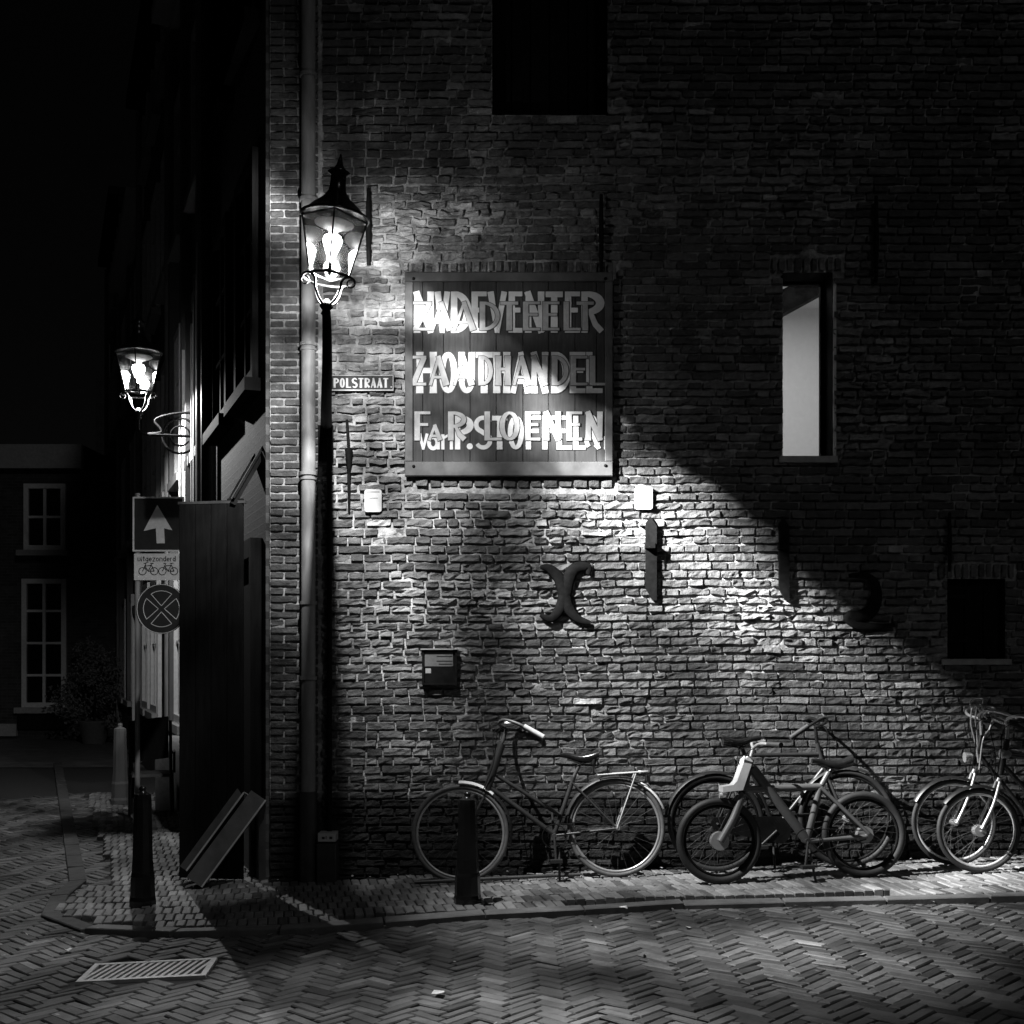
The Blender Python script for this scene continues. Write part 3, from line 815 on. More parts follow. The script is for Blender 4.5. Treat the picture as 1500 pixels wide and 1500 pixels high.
# ------------------------------------------------------------------ lanterns
def lantern_parts(root, bulbmat, glassmat='glass'):
    # frame origin at the stem top
    hood = MB(); hood.lathe([(.203,.535),(.212,.537),(.212,.548),(.19,.556),(.15,.60),(.085,.655),(.055,.70),(.050,.74),(.048,.80),(.070,.815),(.040,.835),(.022,.86),(.012,.90),(.004,.93),(0,.932)], n=28)
    hood.build('hood', M['blackpaint'], root)
    fr = MB(); q = []
    rb_, rt_ = .120, .196
    for k in range(4):
        a = R(90*k-90+8); d = Vector((math.cos(a), math.sin(a), 0))
        fr.tube([d*rb_+Vector((0,0,.19)), d*rt_+Vector((0,0,.535))], .0055, 6); q.append(d)
    for zz, rr in ((.19, rb_), (.535, rt_)):
        fr.tube([q[k]*rr+Vector((0,0,zz)) for k in range(4)], .007, 6, closed=True)
    fr.build('frame', M['iron'], root)
    for k in range(4):
        a_, b2 = q[k], q[(k+1)%4]
        MB().add([a_*(rb_-.003)+Vector((0,0,.192)), b2*(rb_-.003)+Vector((0,0,.192)), b2*(rt_-.003)+Vector((0,0,.533)), a_*(rt_-.003)+Vector((0,0,.533))], [(0,1,2,3)]).build('glass_pane', M[glassmat], root)
    MB().lathe([(.0,.262),(.018,.27),(.028,.31),(.052,.37),(.060,.40),(.05,.425),(.02,.435),(0,.436)], n=18).build('bulb', bulbmat, root)
    MB().lathe([(.028,.436),(.03,.46),(.12,.50),(.12,.505),(0.0,.506)], n=20).build('reflector', M['white'], root)
    MB().tube([(0,0,.19),(0,0,.262)], .011, 8).build('bulb_stem', M['iron'], root)
    # cradle
    cr = MB(); cr.ring((0,0,.165), .158, .0075, 'z', 36, 8)
    for k in range(4):
        a = R(90*k-90+8+45); d = Vector((math.cos(a), math.sin(a), 0))
        cr.tube(smooth_pts([d*.158+Vector((0,0,.165)), d*.115+Vector((0,0,.14)), d*.105+Vector((0,0,.09)), d*.07+Vector((0,0,.035)), d*.02+Vector((0,0,.0))], 5), .008, 8)
    for sx in (-1, 1):
        cr.ring((sx*.140, -.02, .142), .024, .0045, 'y', 20, 6)
    cr.lathe([(.012,-.07),(.03,-.05),(.022,-.03),(.042,-.005),(.03,.02),(.012,.04)], n=16)
    cr.build('cradle', M['iron'], root)

L1 = P(478, 448, -1.5)
lan = thing('wall_lantern', 'large lit glass lantern with black hood on the brick warehouse wall', 'lantern', L1, (0, R(5.5), 0), 'lit street lanterns')
lantern_parts(lan, M['bulb'])
# arm from the wall, in the lantern's local frame
inv = Matrix.Rotation(R(-5.5), 3, 'Y')
def loc(p): return inv @ (Vector(p)-L1)
W1 = P(478, 640, 0)
arm = MB()
pts = smooth_pts([loc(L1+Vector((0,0,-.03))), loc(P(479,490,-1.47)), loc(P(479,548,-1.25)), loc(P(478,590,-.8)), loc(P(478,612,-.35)), loc(P(478,622,-.02))], 6)
arm.tube(pts, [.026+.018*(i/len(pts)) for i in range(len(pts))], 12)

arm.build('bracket_arm', M['iron'], lan)
b = MB(); c = loc((W1.x, -.024, W1.z-.05)); b.obox(c, inv@Vector((.055,0,0)), inv@Vector((0,.012,0)), inv@Vector((0,0,.13))); b.build('wall_plate', M['iron'], lan)

# lamp with a shaped throw: cut-off plane, batwing spread and patches set by hand to place light on the wall
pl = bpy.data.lights.new('lantern_light', 'POINT'); plo = bpy.data.objects.new('lantern_light', pl); col.objects.link(plo)
plo.parent = lan; plo.location = (0.0, 0, .160)
pl.energy = LAMP_SPOT; pl.shadow_soft_size = 0.014; pl.use_nodes = True
nt = pl.node_tree; N = nt.nodes; Lk = nt.links
em = N['Emission']
geo = N.new('ShaderNodeNewGeometry')
def vdot(vec):
    d = N.new('ShaderNodeVectorMath'); d.operation = 'DOT_PRODUCT'; Lk.new(geo.outputs['Incoming'], d.inputs[0]); d.inputs[1].default_value = vec
    return d.outputs['Value']
def mth(op, a, b=None):
    m_ = N.new('ShaderNodeMath'); m_.operation = op
    for i, x in enumerate((a, b)):
        if x is None: continue
        if isinstance(x, (int, float)): m_.inputs[i].default_value = x
        else: Lk.new(x, m_.inputs[i])
    return m_.outputs[0]
SIGN = 1.0
nv = Vector((-.753, .587, -1)).normalized()
pd = vdot(tuple(nv*SIGN))
nz0 = N.new('ShaderNodeTexNoise'); nz0.inputs['Scale'].default_value = 9.0; nz0.inputs['Detail'].default_value = 2; Lk.new(geo.outputs['Incoming'], nz0.inputs['Vector'])
pdn = mth('ADD', pd, mth('MULTIPLY', mth('SUBTRACT', nz0.outputs['Fac'], .5), .10))
rp = N.new('ShaderNodeValToRGB'); Lk.new(pdn, rp.inputs[0])
els = rp.color_ramp.elements
els[0].position = 0.0; els[0].color = (0,0,0,1); els[1].position = .105; els[1].color = (1,1,1,1)
for ps, v_ in ((.17, 1.0), (.29, .36), (.5, .25), (.75, .28), (1.0, .28)):
    e_ = els.new(ps); e_.color = (v_, v_, v_, 1)
cw = mth('ABSOLUTE', vdot((0, 1.0, 0)))
bat = mth('DIVIDE', 1.0, mth('ADD', mth('POWER', cw, 2.2), .19))
def fall(src, a0, a1, b0, b1):
    r_ = N.new('ShaderNodeMapRange'); Lk.new(src, r_.inputs[0])
    for k_, v_ in enumerate((a0, a1, b0, b1)): r_.inputs[k_+1].default_value = v_
    return r_.outputs[0]
# less light straight down, to the left and back over the road
bat = mth('MULTIPLY', bat, fall(vdot((.5*SIGN, 0, SIGN)), -.93, -.68, .16, 1.0))
bat = mth('MULTIPLY', bat, mth('MAXIMUM', fall(vdot((0, SIGN, 0)), -.02, .33, .20, 1.0), fall(vdot((SIGN, 0, 0)), .08, .5, .9, .22)))
bat = mth('MULTIPLY', bat, fall(cw, .6, .95, 1.0, .45))
bat = mth('MULTIPLY', bat, fall(vdot((-.8*SIGN, 0, SIGN)), -.05, .55, 1.0, .3))
nz = N.new('ShaderNodeTexNoise'); nz.inputs['Scale'].default_value = 5.0; nz.inputs['Detail'].default_value = 3
Lk.new(geo.outputs['Incoming'], nz.inputs['Vector'])
mr = N.new('ShaderNodeMapRange'); Lk.new(nz.outputs['Fac'], mr.inputs[0]); mr.inputs[1].default_value = .35; mr.inputs[2].default_value = .65; mr.inputs[3].default_value = .42; mr.inputs[4].default_value = 1.5
spill = mth('MULTIPLY', mth('MULTIPLY', mth('POWER', cw, 3.6), fall(pd, -.8, .0, .0, .145)), fall(vdot((0, SIGN, 0)), 0.0, .05, 0.0, 1.0))
shaped = mth('MAXIMUM', mth('MULTIPLY', rp.outputs[0], bat), spill)
Lk.new(mth('MULTIPLY', shaped, mr.outputs[0]), em.inputs['Strength'])

# cable conduit and switch box under the lantern
cb = thing('cable_conduit', 'thin black cable pipe down the wall under the lantern, ending in a narrow box', 'cable pipe')
X = -1.33
MB().tube([(X, -.05, z_) for z_ in (.27, 1.5, 3.2)], .019, 10).build('pipe', M['iron'], cb)
for py in (645, 900, 1000, 780, 1130):
    zc = P(0, py).z
    b = MB(); b.tube([(X, -.05, zc-.01), (X, -.05, zc+.01)], .026, 10); b.box((X-.035, -.03, zc-.01), (X+.035, -.008, zc+.01)); b.build('clamp', M['iron'], cb)
zb = g(X)+.02
MB().box((X-.075, -.17, zb), (X+.065, -.012, .27), .006).build('switch_box', M['castiron'], cb)
b = MB(); b.box((X-.065, -.176, .285), (X+.062, -.03, .345), .003); pq = b.build('label_block', M['white'], cb)
b = MB()
for k, (u, w_, hh) in enumerate(((-.035, .02, .016), (-.008, .006, .022), (.018, .022, .018))): b.box((X+u, -.1775, .305), (X+u+w_, -.1761, .305+hh))
b.build('stamped_marks', M['castiron'], pq)

# ------------------------------------------------------------------ left street: row of houses
def rframe(name, label, t0, t1, h, mat, cat='house'):
    o = thing(name, label, cat, rowp(t0), (0, 0, math.atan2(DIR.y, DIR.x)))   # local x runs along the street; street side is +y
    w_ = t1-t0
    return o, w_
def rwindow(root, x, z, w_, h, out=.05, rows_=3, mat='framewood', shutter=False, sill=True):
    f = MB(); e = .09
    for a, b_ in (((x-w_/2, 0, z), (x-w_/2+e, out, z+h)), ((x+w_/2-e, 0, z), (x+w_/2, out, z+h)), ((x-w_/2+e, 0, z+h-e), (x+w_/2-e, out, z+h)), ((x-w_/2+e, 0, z), (x+w_/2-e, out, z+e))):
        f.box(a, b_)
    f.box((x-.025, 0, z+e), (x+.025, out*.7, z+h-e))
    for k in range(1, rows_): f.box((x-w_/2+e, 0, z+h*k/rows_-.018), (x-.026, out*.6, z+h*k/rows_+.018)); f.box((x+.026, 0, z+h*k/rows_-.018), (x+w_/2-e, out*.6, z+h*k/rows_+.018))
    fo = f.build('window', M[mat], root)
    MB().box((x-w_/2+e, .001, z+e), (x+w_/2-e, .012, z+h-e)).build('pane', M['darkglass'], fo)
    if sill: MB().box((x-w_/2-.08, 0, z-.1), (x+w_/2+.08, .13, z-.003)).build('sill', M['darkwood' if mat == 'darkwood' else 'stone'], fo)
    if shutter:
        for sx in (-1, 1):
            MB().box((x+sx*(w_/2+.06+.28)-.27, .01, z), (x+sx*(w_/2+.06+.28)+.27, .055, z+h), .0).build('shutter', M['greypaint'], fo)
specs = [
 ('corner_house', 'first dark house of the left row, directly behind the open gate leaf', 0.02, 2.9, 8.6, 'rowwall', 3),
 ('stucco_house', 'narrow stucco fronted house behind the wall bracket lantern', 2.95, 6.6, 9.4, 'plaster', 3),
 ('row_house', 'dark brick row house just beyond the stucco front', 6.65, 11.5, 10.4, 'rowwall', 4),
 ('row_house', 'pale brick row house third beyond the open gate', 11.55, 17.0, 9.0, 'rowwall2', 3),
 ('row_house', 'last dark row house before the street bends', 17.05, 22.0, 11.0, 'rowwall', 4)]
for hi, (nm, lab, t0, t1, h, mat, fl) in enumerate(specs):
    o, w_ = rframe(nm, lab, t0, t1, h, mat)
    MB().box((0, -.35, -.3), (w_, -0.0, h)).build('wall', M[mat], o)
    MB().box((-.02 if hi else .0, -.3, h), (w_+.02, .28, h+.16)).box((0, -.3, h-.25), (w_, .09, h-.002)).build('cornice', M['framewood' if hi % 2 else 'darkwood'], o)
    MB().box((.0, .0, -.25), (w_, .05, .55)).build('plinth', M['castiron'], o)
    nwin = 2 if w_ < 4.2 else 3
    for fi in range(1, fl):
        for k in range(nwin):
            rwindow(o, w_*(k+.5)/nwin, .95+fi*2.75, .95, 1.75, .06, 3, 'framewood' if hi else 'darkwood', shutter=(hi in (1, 3)))
    # ground floor: door and windows
    dr = MB().box((w_*.5/nwin-.5, 0, -.05), (w_*.5/nwin+.5, .04, 2.35)).build('door', M['darkwood'], o)
    MB().box((w_*.5/nwin-.58, 0, -.05), (w_*.5/nwin-.505, .09, 2.5)).box((w_*.5/nwin+.505, 0, -.05), (w_*.5/nwin+.58, .09, 2.5)).box((w_*.5/nwin-.5, 0, 2.36), (w_*.5/nwin+.5, .09, 2.5)).build('door_frame', M['framewood' if hi else 'darkwood'], dr)
    for k in range(1, nwin): rwindow(o, w_*(k+.5)/nwin, .85, 1.1, 1.9, .06, 2, 'framewood' if hi else 'darkwood')
    # rain pipes
    dp_ = MB(); xx = w_-.12; dp_.tube([(xx, .09, -.05), (xx, .09, h-.1)], .05, 10); dp_.build('downpipe', M['zinc' if hi != 0 else 'castiron'], o)
    if hi == 1:
        MB().tube([(.14, .1, 0), (.14, .1, h-.1)], .055, 10).build('downpipe', M['zinc'], o)
        for q_ in (.34, 1.82, 3.2): MB().box((q_, .0, .56), (q_+.16, .11, h-.3)).build('pilaster', M['plaster'], o)
    if hi == 1:  # pale strips added to give bright vertical glints on the facade
        for k, (px, z0_, z1_, wd_, mt) in enumerate(((279, 1.2, 5.3, .03, 'framewood'), (286, 2.3, 4.9, .02, 'framewood'), (293, 1.4, 5.2, .035, 'plaster'), (298, 2.0, 5.0, .018, 'framewood'), (304, 2.2, 5.4, .05, 'stone'), (311, 2.4, 5.6, .02, 'framewood'), (317, 2.5, 5.1, .03, 'framewood'))):
            r_ = (px-750)/FOC; tt = (-1.8-9*r_)/(r_*DIR.y-DIR.x)-t0
            if 0 < tt < w_-.1: MB().box((tt, .002, z0_), (tt+wd_, .125+.012*(k % 3), z1_)).build('glint_strip', M[mt], o)
    if hi == 3:
        for q_ in (.2, 2.6, 5.0): MB().box((q_, .0, .56), (q_+.22, .10, h-.3)).build('pilaster', M['plaster'], o)
# awning-like raking strut and small canopy on the corner house
cn = thing('shop_awning', 'folded raking awning arm and cloth above the dark gate leaf', 'awning')
A = P(384, 662, .35); B = P(337, 742, .15)
b = MB(); d = (B-A)/2; b.obox((A+B)/2, d, DIR*.16, Vector((-d.z, 0, d.x)).normalized()*.02); b.build('cloth', M['darkwood'], cn)
for s_ in (-.18, .18): MB().tube([A+DIR*s_+Vector((0,0,.05)), B+DIR*s_+Vector((0,0,.04))], .011, 8).build('arm', M['iron'], cn)

# open gate leaf at the corner
GA = P(250, 1305, .12); GBx = P(356, 1305, .02)
gt = thing('gate_leaf', 'tall near-black plank gate leaf standing open beside the house corner', 'gate', (P(258, 0, 0).x, .12, g(-2.4)+.03), (0, 0, R(-9)))
wG = .495; hG = P(0, 738, .05).z-(g(-2.4)+.03)
for i in range(4):
    a = wG*i/4
    MB().box((a+.002, -.03, .02), (a+wG/4-.002, .0, hG+i*.012), .003).build('plank', M['darkwood'], gt)
for zz in (.35, hG/2, hG-.35): MB().box((.02, .001, zz-.06), (wG-.02, .035, zz+.06)).build('ledge', M['darkwood'], gt)
MB().box((-.006, -.034, hG+.001), (wG+.02, .004, hG+.02)).build('capping', M['castiron'], gt)
# boards leaning beside it
def lean_board(lab, p0, p1, w_, mat='plank', th=.022):
    p0, p1 = Vector(p0), Vector(p1); d = (p1-p0)/2
    n_ = Vector((0, -1, 0)); s_ = d.cross(n_).normalized()*w_/2
    t = thing('leaning_board', lab, 'board', p0, group='boards leaning by the gate')
    bb = MB(); nrm = d.cross(s_).normalized()*th
    bb.obox((p1-p0)/2, d, s_, nrm); bb.build('board_face', M[mat], t)
    e2 = MB(); e2.obox((p1-p0)/2 + s_.normalized()*(w_/2+.008) , d, s_.normalized()*.006, nrm*1.3); e2.build('batten', M['stone'], t)
lean_board('broad pale board slanting against the foot of the gate leaf', P(284, 1292, -.25), P(378, 1165, -.02), .12)
lean_board('narrow dark board slanting left of the broad pale one', P(268, 1272, -.14), P(352, 1158, 0.04), .05, 'castiron')

# second lantern on a scroll bracket
L2 = P(203, 604, 3.5)
l2 = thing('wall_lantern', 'smaller lit lantern on a scrolled bracket further down the left street', 'lantern', L2, (0, 0, 0), 'lit street lanterns')
l2.scale = (1.12,)*3
lantern_parts(l2, M['bulb2'], 'glass2')
b = MB()
Wd = ((rowp(3.9).x - L2.x)/1.12)
b.tube([(0, 0, -.05), (0, 0, -.16), (.06, .0, -.2), (Wd, .12, -.2)], .013, 8)
cxs = Wd*.66
b.ring((cxs, .08, -.20), .16, .011, 'y', 30, 6, 40, 400); b.ring((cxs, .08, -.20), .09, .009, 'y', 26, 6, 0, 330)
b.tube(smooth_pts([(.08, .02, -.19), (.2, .04, -.17), (cxs-.22, .05, -.06), (cxs-.06, .07, .0), (cxs+.12, .08, .01), (Wd, .12, -.01)], 5), .012, 8)
for k in range(9): b.lathe([(0,-.016),(.016,0),(0,.016)], (.12+k*(Wd-.16)/9, .03+k*.01, -.2), 8)
b.build('scroll_bracket', M['iron'], l2)
p2 = bpy.data.lights.new('lantern_light', 'SPOT'); p2.spot_size = R(176); p2.spot_blend = .25; p2o = bpy.data.objects.new('lantern_light', p2); col.objects.link(p2o)
p2o.parent = l2; p2o.location = (0, 0, .170); p2.energy = LAMP2_W; p2.shadow_soft_size = .012

# ------------------------------------------------------------------ traffic signs on one pole (far left)
ys = 3.3; sp = P(200, 1200, ys)
ts = thing('traffic_sign_post', 'sign post with white arrow sign, bicycle exception plate and round no-stopping sign', 'traffic sign', (sp.x, ys, g(sp.x)+.02))
def sl(px, py): p = P(px, py, ys); return (p.x-sp.x, p.z-(g(sp.x)+.02))
MB().tube([(0, .03, 0), (0, .03, sl(0, 722)[1])], .026, 12).build('pole', M['zinc'], ts)
def signplate(px0, px1, py0, py1, face, edge=True, name='sign_plate'):
    x0, z0 = sl(px0, py1); x1, z1 = sl(px1, py0)
    o = MB().box((x0, -.012, z0), (x1, -.0, z1)).build(name, M[face], ts)
    if edge:
        b = MB(); e = .016
        b.box((x0, -.016, z1-e), (x1, -.0125, z1)); b.box((x0, -.016, z0), (x1, -.0125, z0+e)); b.box((x0, -.016, z0+e), (x0+e, -.0125, z1-e)); b.box((x1-e, -.016, z0+e), (x1, -.0125, z1-e))
        b.build('border', M['whitesign'], o)
    return o
o = signplate(195, 270, 728, 808, 'blue', name='arrow_plate')
pts = [sl(*p) for p in ((231, 740), (253, 777), (241, 774), (242, 796), (230, 796), (229, 774), (211, 778))]
MB().prism([pts[0], pts[6], pts[5], pts[4], pts[3], pts[2], pts[1]], -.016, -.0125).build('arrow', M['whitesign'], o)
o = signplate(197, 268, 811, 850, 'whitesign', False, 'exception_plate')
def bike_icon(px, py, s):
    b = MB()
    def q(dx, dy): x, z = sl(px+dx*s, py+dy*s); return (x, -.0145, z)
    for cx in (-9, 9): b.ring(q(cx, 3), 5.6*s/144*1.0, .0042, 'y', 22, 5)
    for ln in ([(-9, 3), (-4, -8)], [(-5, -5), (5, -6)], [(-5, -4), (0, 3)], [(0, 3), (5, -8)], [(0, 3), (9, 3)], [(5, -6), (9, 3)], [(-7, -9), (-3, -9)], [(3, -9), (8, -9)]):
        b.tube([q(*ln[0]), q(*ln[1])], .0045, 5)
    return b
bike_icon(218, 834, .95).build('bicycle_mark', M['outline'], o); bike_icon(247, 834, .95).build('moped_mark', M['outline'], o)
# the word on the plate
def sletter(ch, x0, x1, y0_, y1_, par):
    a = P(x0, y1_, ys); b_ = P(x1, y0_, ys); h = b_.z-a.z; W = (b_.x-a.x)/h
    m_ = MB(); T = lambda u, v_: (a.x+u*h-sp.x, a.z+v_*h-(g(sp.x)+.02))
    G = {'u': [([(.1,1),(.1,.25),(W/2,.08),(W-.1,.25),(W-.1,1)], .2)], 'i': [([(W/2,0),(W/2,.8)], .22), ([(W/2,1.05),(W/2,1.25)], .22)], 't': [([(W/2,0),(W/2,1.3)], .22), ([(0,.95),(W,.95)], .18)],
         'g': [(arc(W/2,.5,W/2-.12,.4,0,360,12), [.2]*13), ([(W-.1,1),(W-.1,-.3),(.1,-.35)], .2)], 'e': [(arc(W/2,.5,W/2-.1,.4,-40,-360,12), [.2]*13), ([(.1,.5),(W-.1,.5)], .16)],
         'z': [([(0,.92),(W,.92)], .18), ([(0,.08),(W,.08)], .18), ([(W-.1,.9),(.1,.1)], .2)], 'o': [(arc(W/2,.5,W/2-.1,.4,0,360,12), [.2]*13)],
         'n': [([(.1,0),(.1,1)], .2), ([(.1,.8),(W/2,.95),(W-.1,.75),(W-.1,0)], .2)], 'd': [(arc(W/2,.5,W/2-.12,.4,0,360,12), [.2]*13), ([(W-.1,0),(W-.1,1.4)], .2)], 'r': [([(.1,0),(.1,1)], .2), ([(.1,.8),(W-.1,.95)], .2)]}
    for k, (pts_, wd) in enumerate(G[ch]):
        stroke(m_, pts_, [q_*h for q_ in wd] if isinstance(wd, list) else wd*h, T, -.0125, k)
    m_.build('letter', M['outline'], par)
xq = 202
for ch in 'uitgezonderd':
    w_ = 2.6 if ch == 'i' else (3.6 if ch in 'tr' else 5.2)
    sletter(ch, xq, xq+w_-.7, 817, 822.5, o); xq += w_
cx_, cz_ = sl(237, 892); rr = 36/144/1.0
b = MB(); b.add([(cx_, 0, cz_)]+[(cx_+rr*math.cos(R(9*k)), 0, cz_+rr*math.sin(R(9*k))) for k in range(40)]+[(cx_+rr*math.cos(R(9*k)), -.012, cz_+rr*math.sin(R(9*k))) for k in range(40)]+[(cx_, -.012, cz_)],
                [(0, 1+(k+1)%40, 1+k) for k in range(40)]+[(81, 41+k, 41+(k+1)%40) for k in range(40)]+[(1+k, 1+(k+1)%40, 41+(k+1)%40, 41+k) for k in range(40)])
ro = b.build('round_plate', M['blue'], ts)
b = MB(); b.ring((cx_, -.0155, cz_), rr-.006, .004, 'y', 48, 6)
b.ring((cx_, -.0155, cz_), rr*.72, .004, 'y', 12, 6, 55, 125); b.ring((cx_, -.0155, cz_), rr*.72, .004, 'y', 12, 6, 145, 215); b.ring((cx_, -.0155, cz_), rr*.72, .004, 'y', 12, 6, 235, 305); b.ring((cx_, -.0155, cz_), rr*.72, .004, 'y', 12, 6, -35, 35)
for s1 in (1, -1):
    for s2 in (1, -1):
        for sg_ in (1, -1):
            b.tube([(cx_+s1*.03*1.0, -.0155, cz_) if sg_ > 0 else (cx_, -.0155, cz_+s2*.03), (cx_+s1*(rr*.72*math.cos(R(45-sg_*10))), -.0155, cz_+s2*rr*.72*math.sin(R(45-sg_*10)))], .004, 5)
b.build('cross_lines', M['whitesign'], ro)

# ------------------------------------------------------------------ far building closing the street
YF = 16.7
fb = thing('far_house', 'dark house closing the street at far left with tall pale window frames', 'house', (0, YF, 0))
def fx(px): return P(px, 0, YF).x
def fz(py): return P(0, py, YF).z
MB().box((-26, 0, -.5), (fx(124), 9, fz(653))).box((fx(124), .02, -.5), (fx(186), 8.9, fz(690))).build('wall', M['farwall'], fb)
MB().box((fx(-260), -.12, fz(687)), (fx(122), -.0, fz(652))).build('stone_band', M['stone'], fb)
def fwin(px0, px1, py0, py1, trans, mull=True):
    x0, x1, z0, z1 = fx(px0), fx(px1), fz(py1), fz(py0)
    f = MB(); e = .10
    f.box((x0, -.06, z0), (x0+e, 0, z1)); f.box((x1-e, -.06, z0), (x1, 0, z1)); f.box((x0+e, -.06, z1-e), (x1-e, 0, z1)); f.box((x0+e, -.06, z0), (x1-e, 0, z0+e))
    xm = (x0+x1)/2
    f.box((xm-.03, -.045, z0+e), (xm+.03, 0, z1-e))
    for t in trans:
        zt = z0+(z1-z0)*t; f.box((x0+e, -.04, zt-.025), (xm-.031, 0, zt+.025)); f.box((xm+.031, -.04, zt-.025), (x1-e, 0, zt+.025))
    fo = f.build('window', M['framewood'], fb)
    for a_, b2 in ((x0+e, xm-.03), (xm+.03, x1-e)): MB().box((a_, -.012, z0+e), (b2, -.001, z1-e)).build('pane', M['darkglass'], fo)
    MB().box((x0-.12, -.16, z0-.12), (x1+.08, 0, z0-.003)).build('sill', M['stone'], fo)
    return fo
for dx in (0, -150, -300, 0):
    pass
for dx in (0, -135, -270):
    fwin(36+dx, 97+dx, 709, 806, [.5]); fwin(33+dx, 98+dx, 848, 1036, [.25, .5, .75])
MB().box((fx(28), -.1, fz(1068)), (fx(98), 0, fz(1047))).build('cellar_hatch', M['blackpaint'], fb)
MB().box((fx(-300), -.10, fz(1078)), (fx(26), 0, fz(1060))).build('plinth', M['stone'], fb)
# another dark volume behind, closing the gap
MB().box((-12.2, 27, -.5), (-6, 36, 9.8)).build('rear_house', M['farwall'], label='plain dark house glimpsed behind the end of the row', cat='house')

# clipped shrub in a tub near the far house
def shrub(px, py, yy, h, r, lab):
    c = P(px, py, yy); z0 = g(c.x)
    t = thing('tub_shrub', lab, 'shrub', (c.x, yy, z0))
    MB().lathe([(.22, 0), (.30, .42), (.32, .45), (.28, .45)], n=16).build('tub', M['soil'], t)
    MB().tube([(0, 0, .4), (.03, 0, h*.6)], [.03, .015], 6).build('stem', M['darkwood'], t)
    b = MB(); rr_ = random.Random(3)
    cl = [(rr_.gauss(0, r*.45), rr_.gauss(0, r*.4), h*.62+rr_.gauss(0, h*.17), rr_.uniform(.16, .34)) for _ in range(22)]
    for _ in range(2600):
        x, y_, z_, s_ = rr_.choice(cl); v = Vector((rr_.gauss(0, 1), rr_.gauss(0, 1), rr_.gauss(0, 1))).normalized()*s_*rr_.uniform(.5, 1.1)
        p = Vector((x, y_, max(.5, z_)))+v; a = Vector((rr_.gauss(0, 1), rr_.gauss(0, 1), rr_.gauss(0, 1))).normalized()*.035; c2 = a.orthogonal().normalized()*.018
        b.add([p-a, p+c2, p+a, p-c2], [(0, 1, 2, 3)])
    b.build('foliage', M['leaf'], t, kind='stuff')
shrub(138, 1078, 15.3, 2.0, .62, 'dim bushy evergreen in a tub before the far house')

# ------------------------------------------------------------------ bollards
def bollard(lab, px, py_foot, yy, h, mat='blackpaint', r=.062, group='iron bollards on the pavement'):
    c = P(px, py_foot, yy); z0 = g(c.x)+.025
    t = thing('bollard', lab, 'bollard', (c.x, yy, z0), group=group)
    k = h
    MB().lathe([(r*1.45,0),(r*1.45,.05*k),(r*1.36,.08*k),(r*1.3,.25*k),(r*1.2,.28*k),(r*1.1,.40*k),(r*.95,.90*k),(r*.9,.93*k),(r*.5,.945*k)], n=10, smooth=False).build('shaft', M[mat], t)
    MB().lathe([(r*.5,.945*k),(r*.3,.955*k),(r*.4,.975*k),(r*.33,.99*k),(0,k)], n=12).build('knob', M[mat], t)
    return t
bollard('black iron bollard standing in front of the first bicycle wheel', 685, 1331, -1.1, .72)
bollard('black iron bollard at the left street corner before the terrace chair', 209, 1345, -.8, .80)
bollard('scuffed pale-edged bollard furthest back in the left street', 176, 1176, 5.0, .92, 'plaster', .075)
# dark post top in the bottom right corner
c = P(1503, 1500, -3.4)
cp = thing('short_post', 'top corner of a dark square post at the lower right edge of the photo', 'post', (c.x+.08, -3.4, g(c.x)))
MB().box((-.09, -.09, 0), (.09, .09, P(0, 1478, -3.4).z-g(c.x)), 0).build('shaft', M['blackpaint'], cp)
MB().box((-.1, -.1, P(0, 1478, -3.4).z-g(c.x)+.001), (.1, .1, P(0, 1464, -3.4).z-g(c.x))).build('cap', M['castiron'], cp)

# terrace chair and stone block, left street
yc = 4.0; cc = P(222, 1190, yc); z0 = g(cc.x)+.03
ch = thing('terrace_chair', 'dark terrace chair with pale seat edge beyond the left corner bollard', 'chair', (cc.x, yc, z0), (0, 0, R(12)))
MB().obox((-.02, -.12, .80), (.2, 0, .025), (0, .012, 0), (0, -.03, .22)).build('backrest', M['darkwood'], ch)
MB().box((-.21, -.28, .42), (.21, .2, .45)).build('seat', M['plank'], ch)
for sx in (-1, 1):
    for y_, zt in ((-.12, 1.0), (.17, .42)):
        MB().tube([(sx*.21, y_-.04, 0), (sx*.2, y_, zt)], .016, 8).build('leg', M['blackpaint'], ch)
    MB().tube([(sx*.22, -.1, .66), (sx*.22, .2, .66), (sx*.22, .2, .42)], .014, 8).build('armrest', M['blackpaint'], ch)
cc = P(244, 1182, 4.3)
sb = thing('stone_block', 'squat grey stone guard block at the house wall behind the gate', 'stone block', (cc.x+.02, 4.5, g(cc.x)+.03))
b = MB(); b.lathe([(.20, 0), (.20, .6), (.16, .74), (.06, .80), (0, .805)], n=12); b.build('block', M['stone'], sb)

